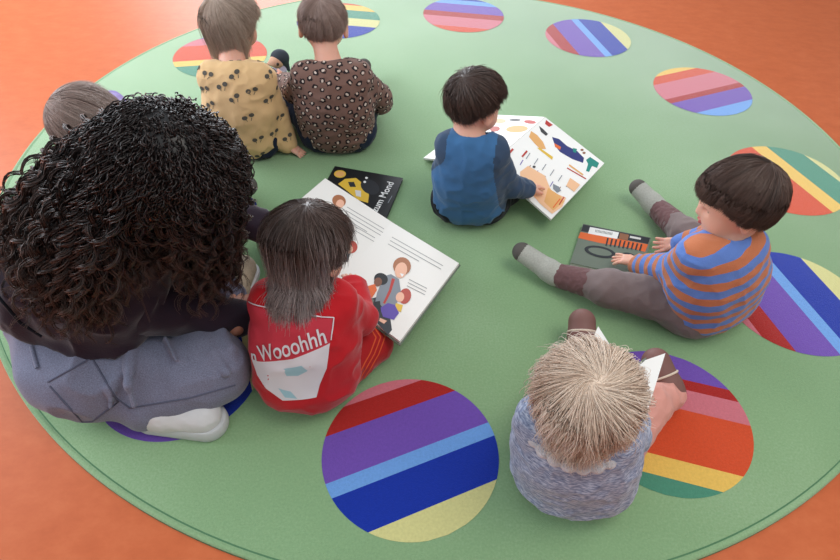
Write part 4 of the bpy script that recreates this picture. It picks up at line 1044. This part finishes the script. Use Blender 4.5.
# dark book between the legs of the striped boy
a, b_ = P(583, 224, .012), P(651, 238, .012); d = P(570, 263, .012); c = d+(b_-a)
b4 = book('closed dark book with a barcode and an orange band, between outstretched legs', d)
Page(*[x+((a+b_+c+d)/4-x)*.02-A(0, 0, .010) for x in (d, c, b_, a)], .009, M['paper']).build('page_block', b4)
pg = Page(*[x for x in (d, c, b_, a)], .0015, M['b_green'])
ppoly(pg, 'b_dark', (583.5, 224.5), (650, 238), (648, 244), (581, 231))
ppoly(pg, 'b_orange', (580.5, 232), (648, 244.5), (645, 252), (630, 248), (600, 243), (578, 238))
ppoly(pg, 'b_white', (590, 227), (619, 232.5), (617, 239), (588, 233.5))
for i in range(14): pbar(pg, 'ink', 596+i*1.25, 229.6+i*.24, 595.3+i*1.25, 232.2+i*.24, .5)
ppoly(pg, 'b_brown', (620, 233), (629, 235), (627.5, 241), (618.5, 239)); ppoly(pg, 'b_pale', (630, 236), (641, 238), (640.6, 240), (629.6, 238))
for i in range(9): pbar(pg, 'b_dark', 608+i*4.2, 238+i*.8, 606+i*4.2, 246+i*.6, 1.6)
pell(pg, 'b_dark', 600, 252, 16, 5.5, .2); pell(pg, 'b_green', 600, 252, 12, 3.5, .2); pell(pg, 'b_dark', 628, 257, 8, 4, .2)
pg.build('cover', b4); Page(*[x-A(0, 0, .0115) for x in (d, c, b_, a)], .0012, M['b_green']).build('cover', b4)

# small board book on the blond toddler's lap
TRc, BRc, TLc, BLc = P(665, 354, .19), P(648, 409, .145), P(624, 368, .165), P(608, 410, .13)
b5 = book('small board book with thick white pages on the lap of the blond toddler', BLc)
rp = Page(BLc, BRc, TRc, TLc, .005, M['board']); pell(rp, 'b_brown', 640, 382, 3.4, 2.6, -.6); pell(rp, 'b_red', 643, 386, 2, 1.6); pell(rp, 'b_green', 641, 367, 5, 1.4, -.5); rp.build('page', b5)
lp = Page(P(580, 368, .15), BLc, TLc, P(598, 327, .19), .005, M['board']); lp.build('page', b5)

# toy penguin
c = P(281, 79, .0)+A(0, 0, 0)
tp = thing('toy_penguin', 'small toy penguin with dark hood and pale beak between two toddlers', 'toy', c)
S = SDF(); S.ell(c+A(0, 0, .035), A(.030, .026, .034), None, .01); V, Q = S.build(.0025, floor=.001); mk('body', V, Q, M['h_lil'] if 'h_lil' in M else mat('lilac_plush', 'c9c0d6', .9), tp)
S = SDF(); S.ell(c+A(-.006, -.006, .080), A(.030, .027, .026), None, .01); S.cone(c+A(-.02, -.012, .078), c+A(-.050, -.016, .068), .012, .004, .01); V, Q = S.build(.0022); mk('face', V, Q, mat('peach_plush', 'd8a98e', .85), tp)
S = SDF(); S.ell(c+A(.006, .010, .090), A(.038, .034, .032), None, .01); S.cone(c+A(.02, .015, .08), c+A(.036, .01, .035), .018, .006, .01)
S.ell(c+A(-.016, -.026, .068), A(.032, .026, .026), None, .006, 's'); V, Q = S.build(.0022); mk('hood', V, Q, mat('dark_plush', '3a4049', .85), tp)
for x_ in (-1, 1):
    S = SDF(); S.ell(c+A(.004, -.033 if x_ < 0 else .02, .082), .0062, None, .001); V, Q = S.build(.0015); mk('eye', V, Q, M['iris'], tp)
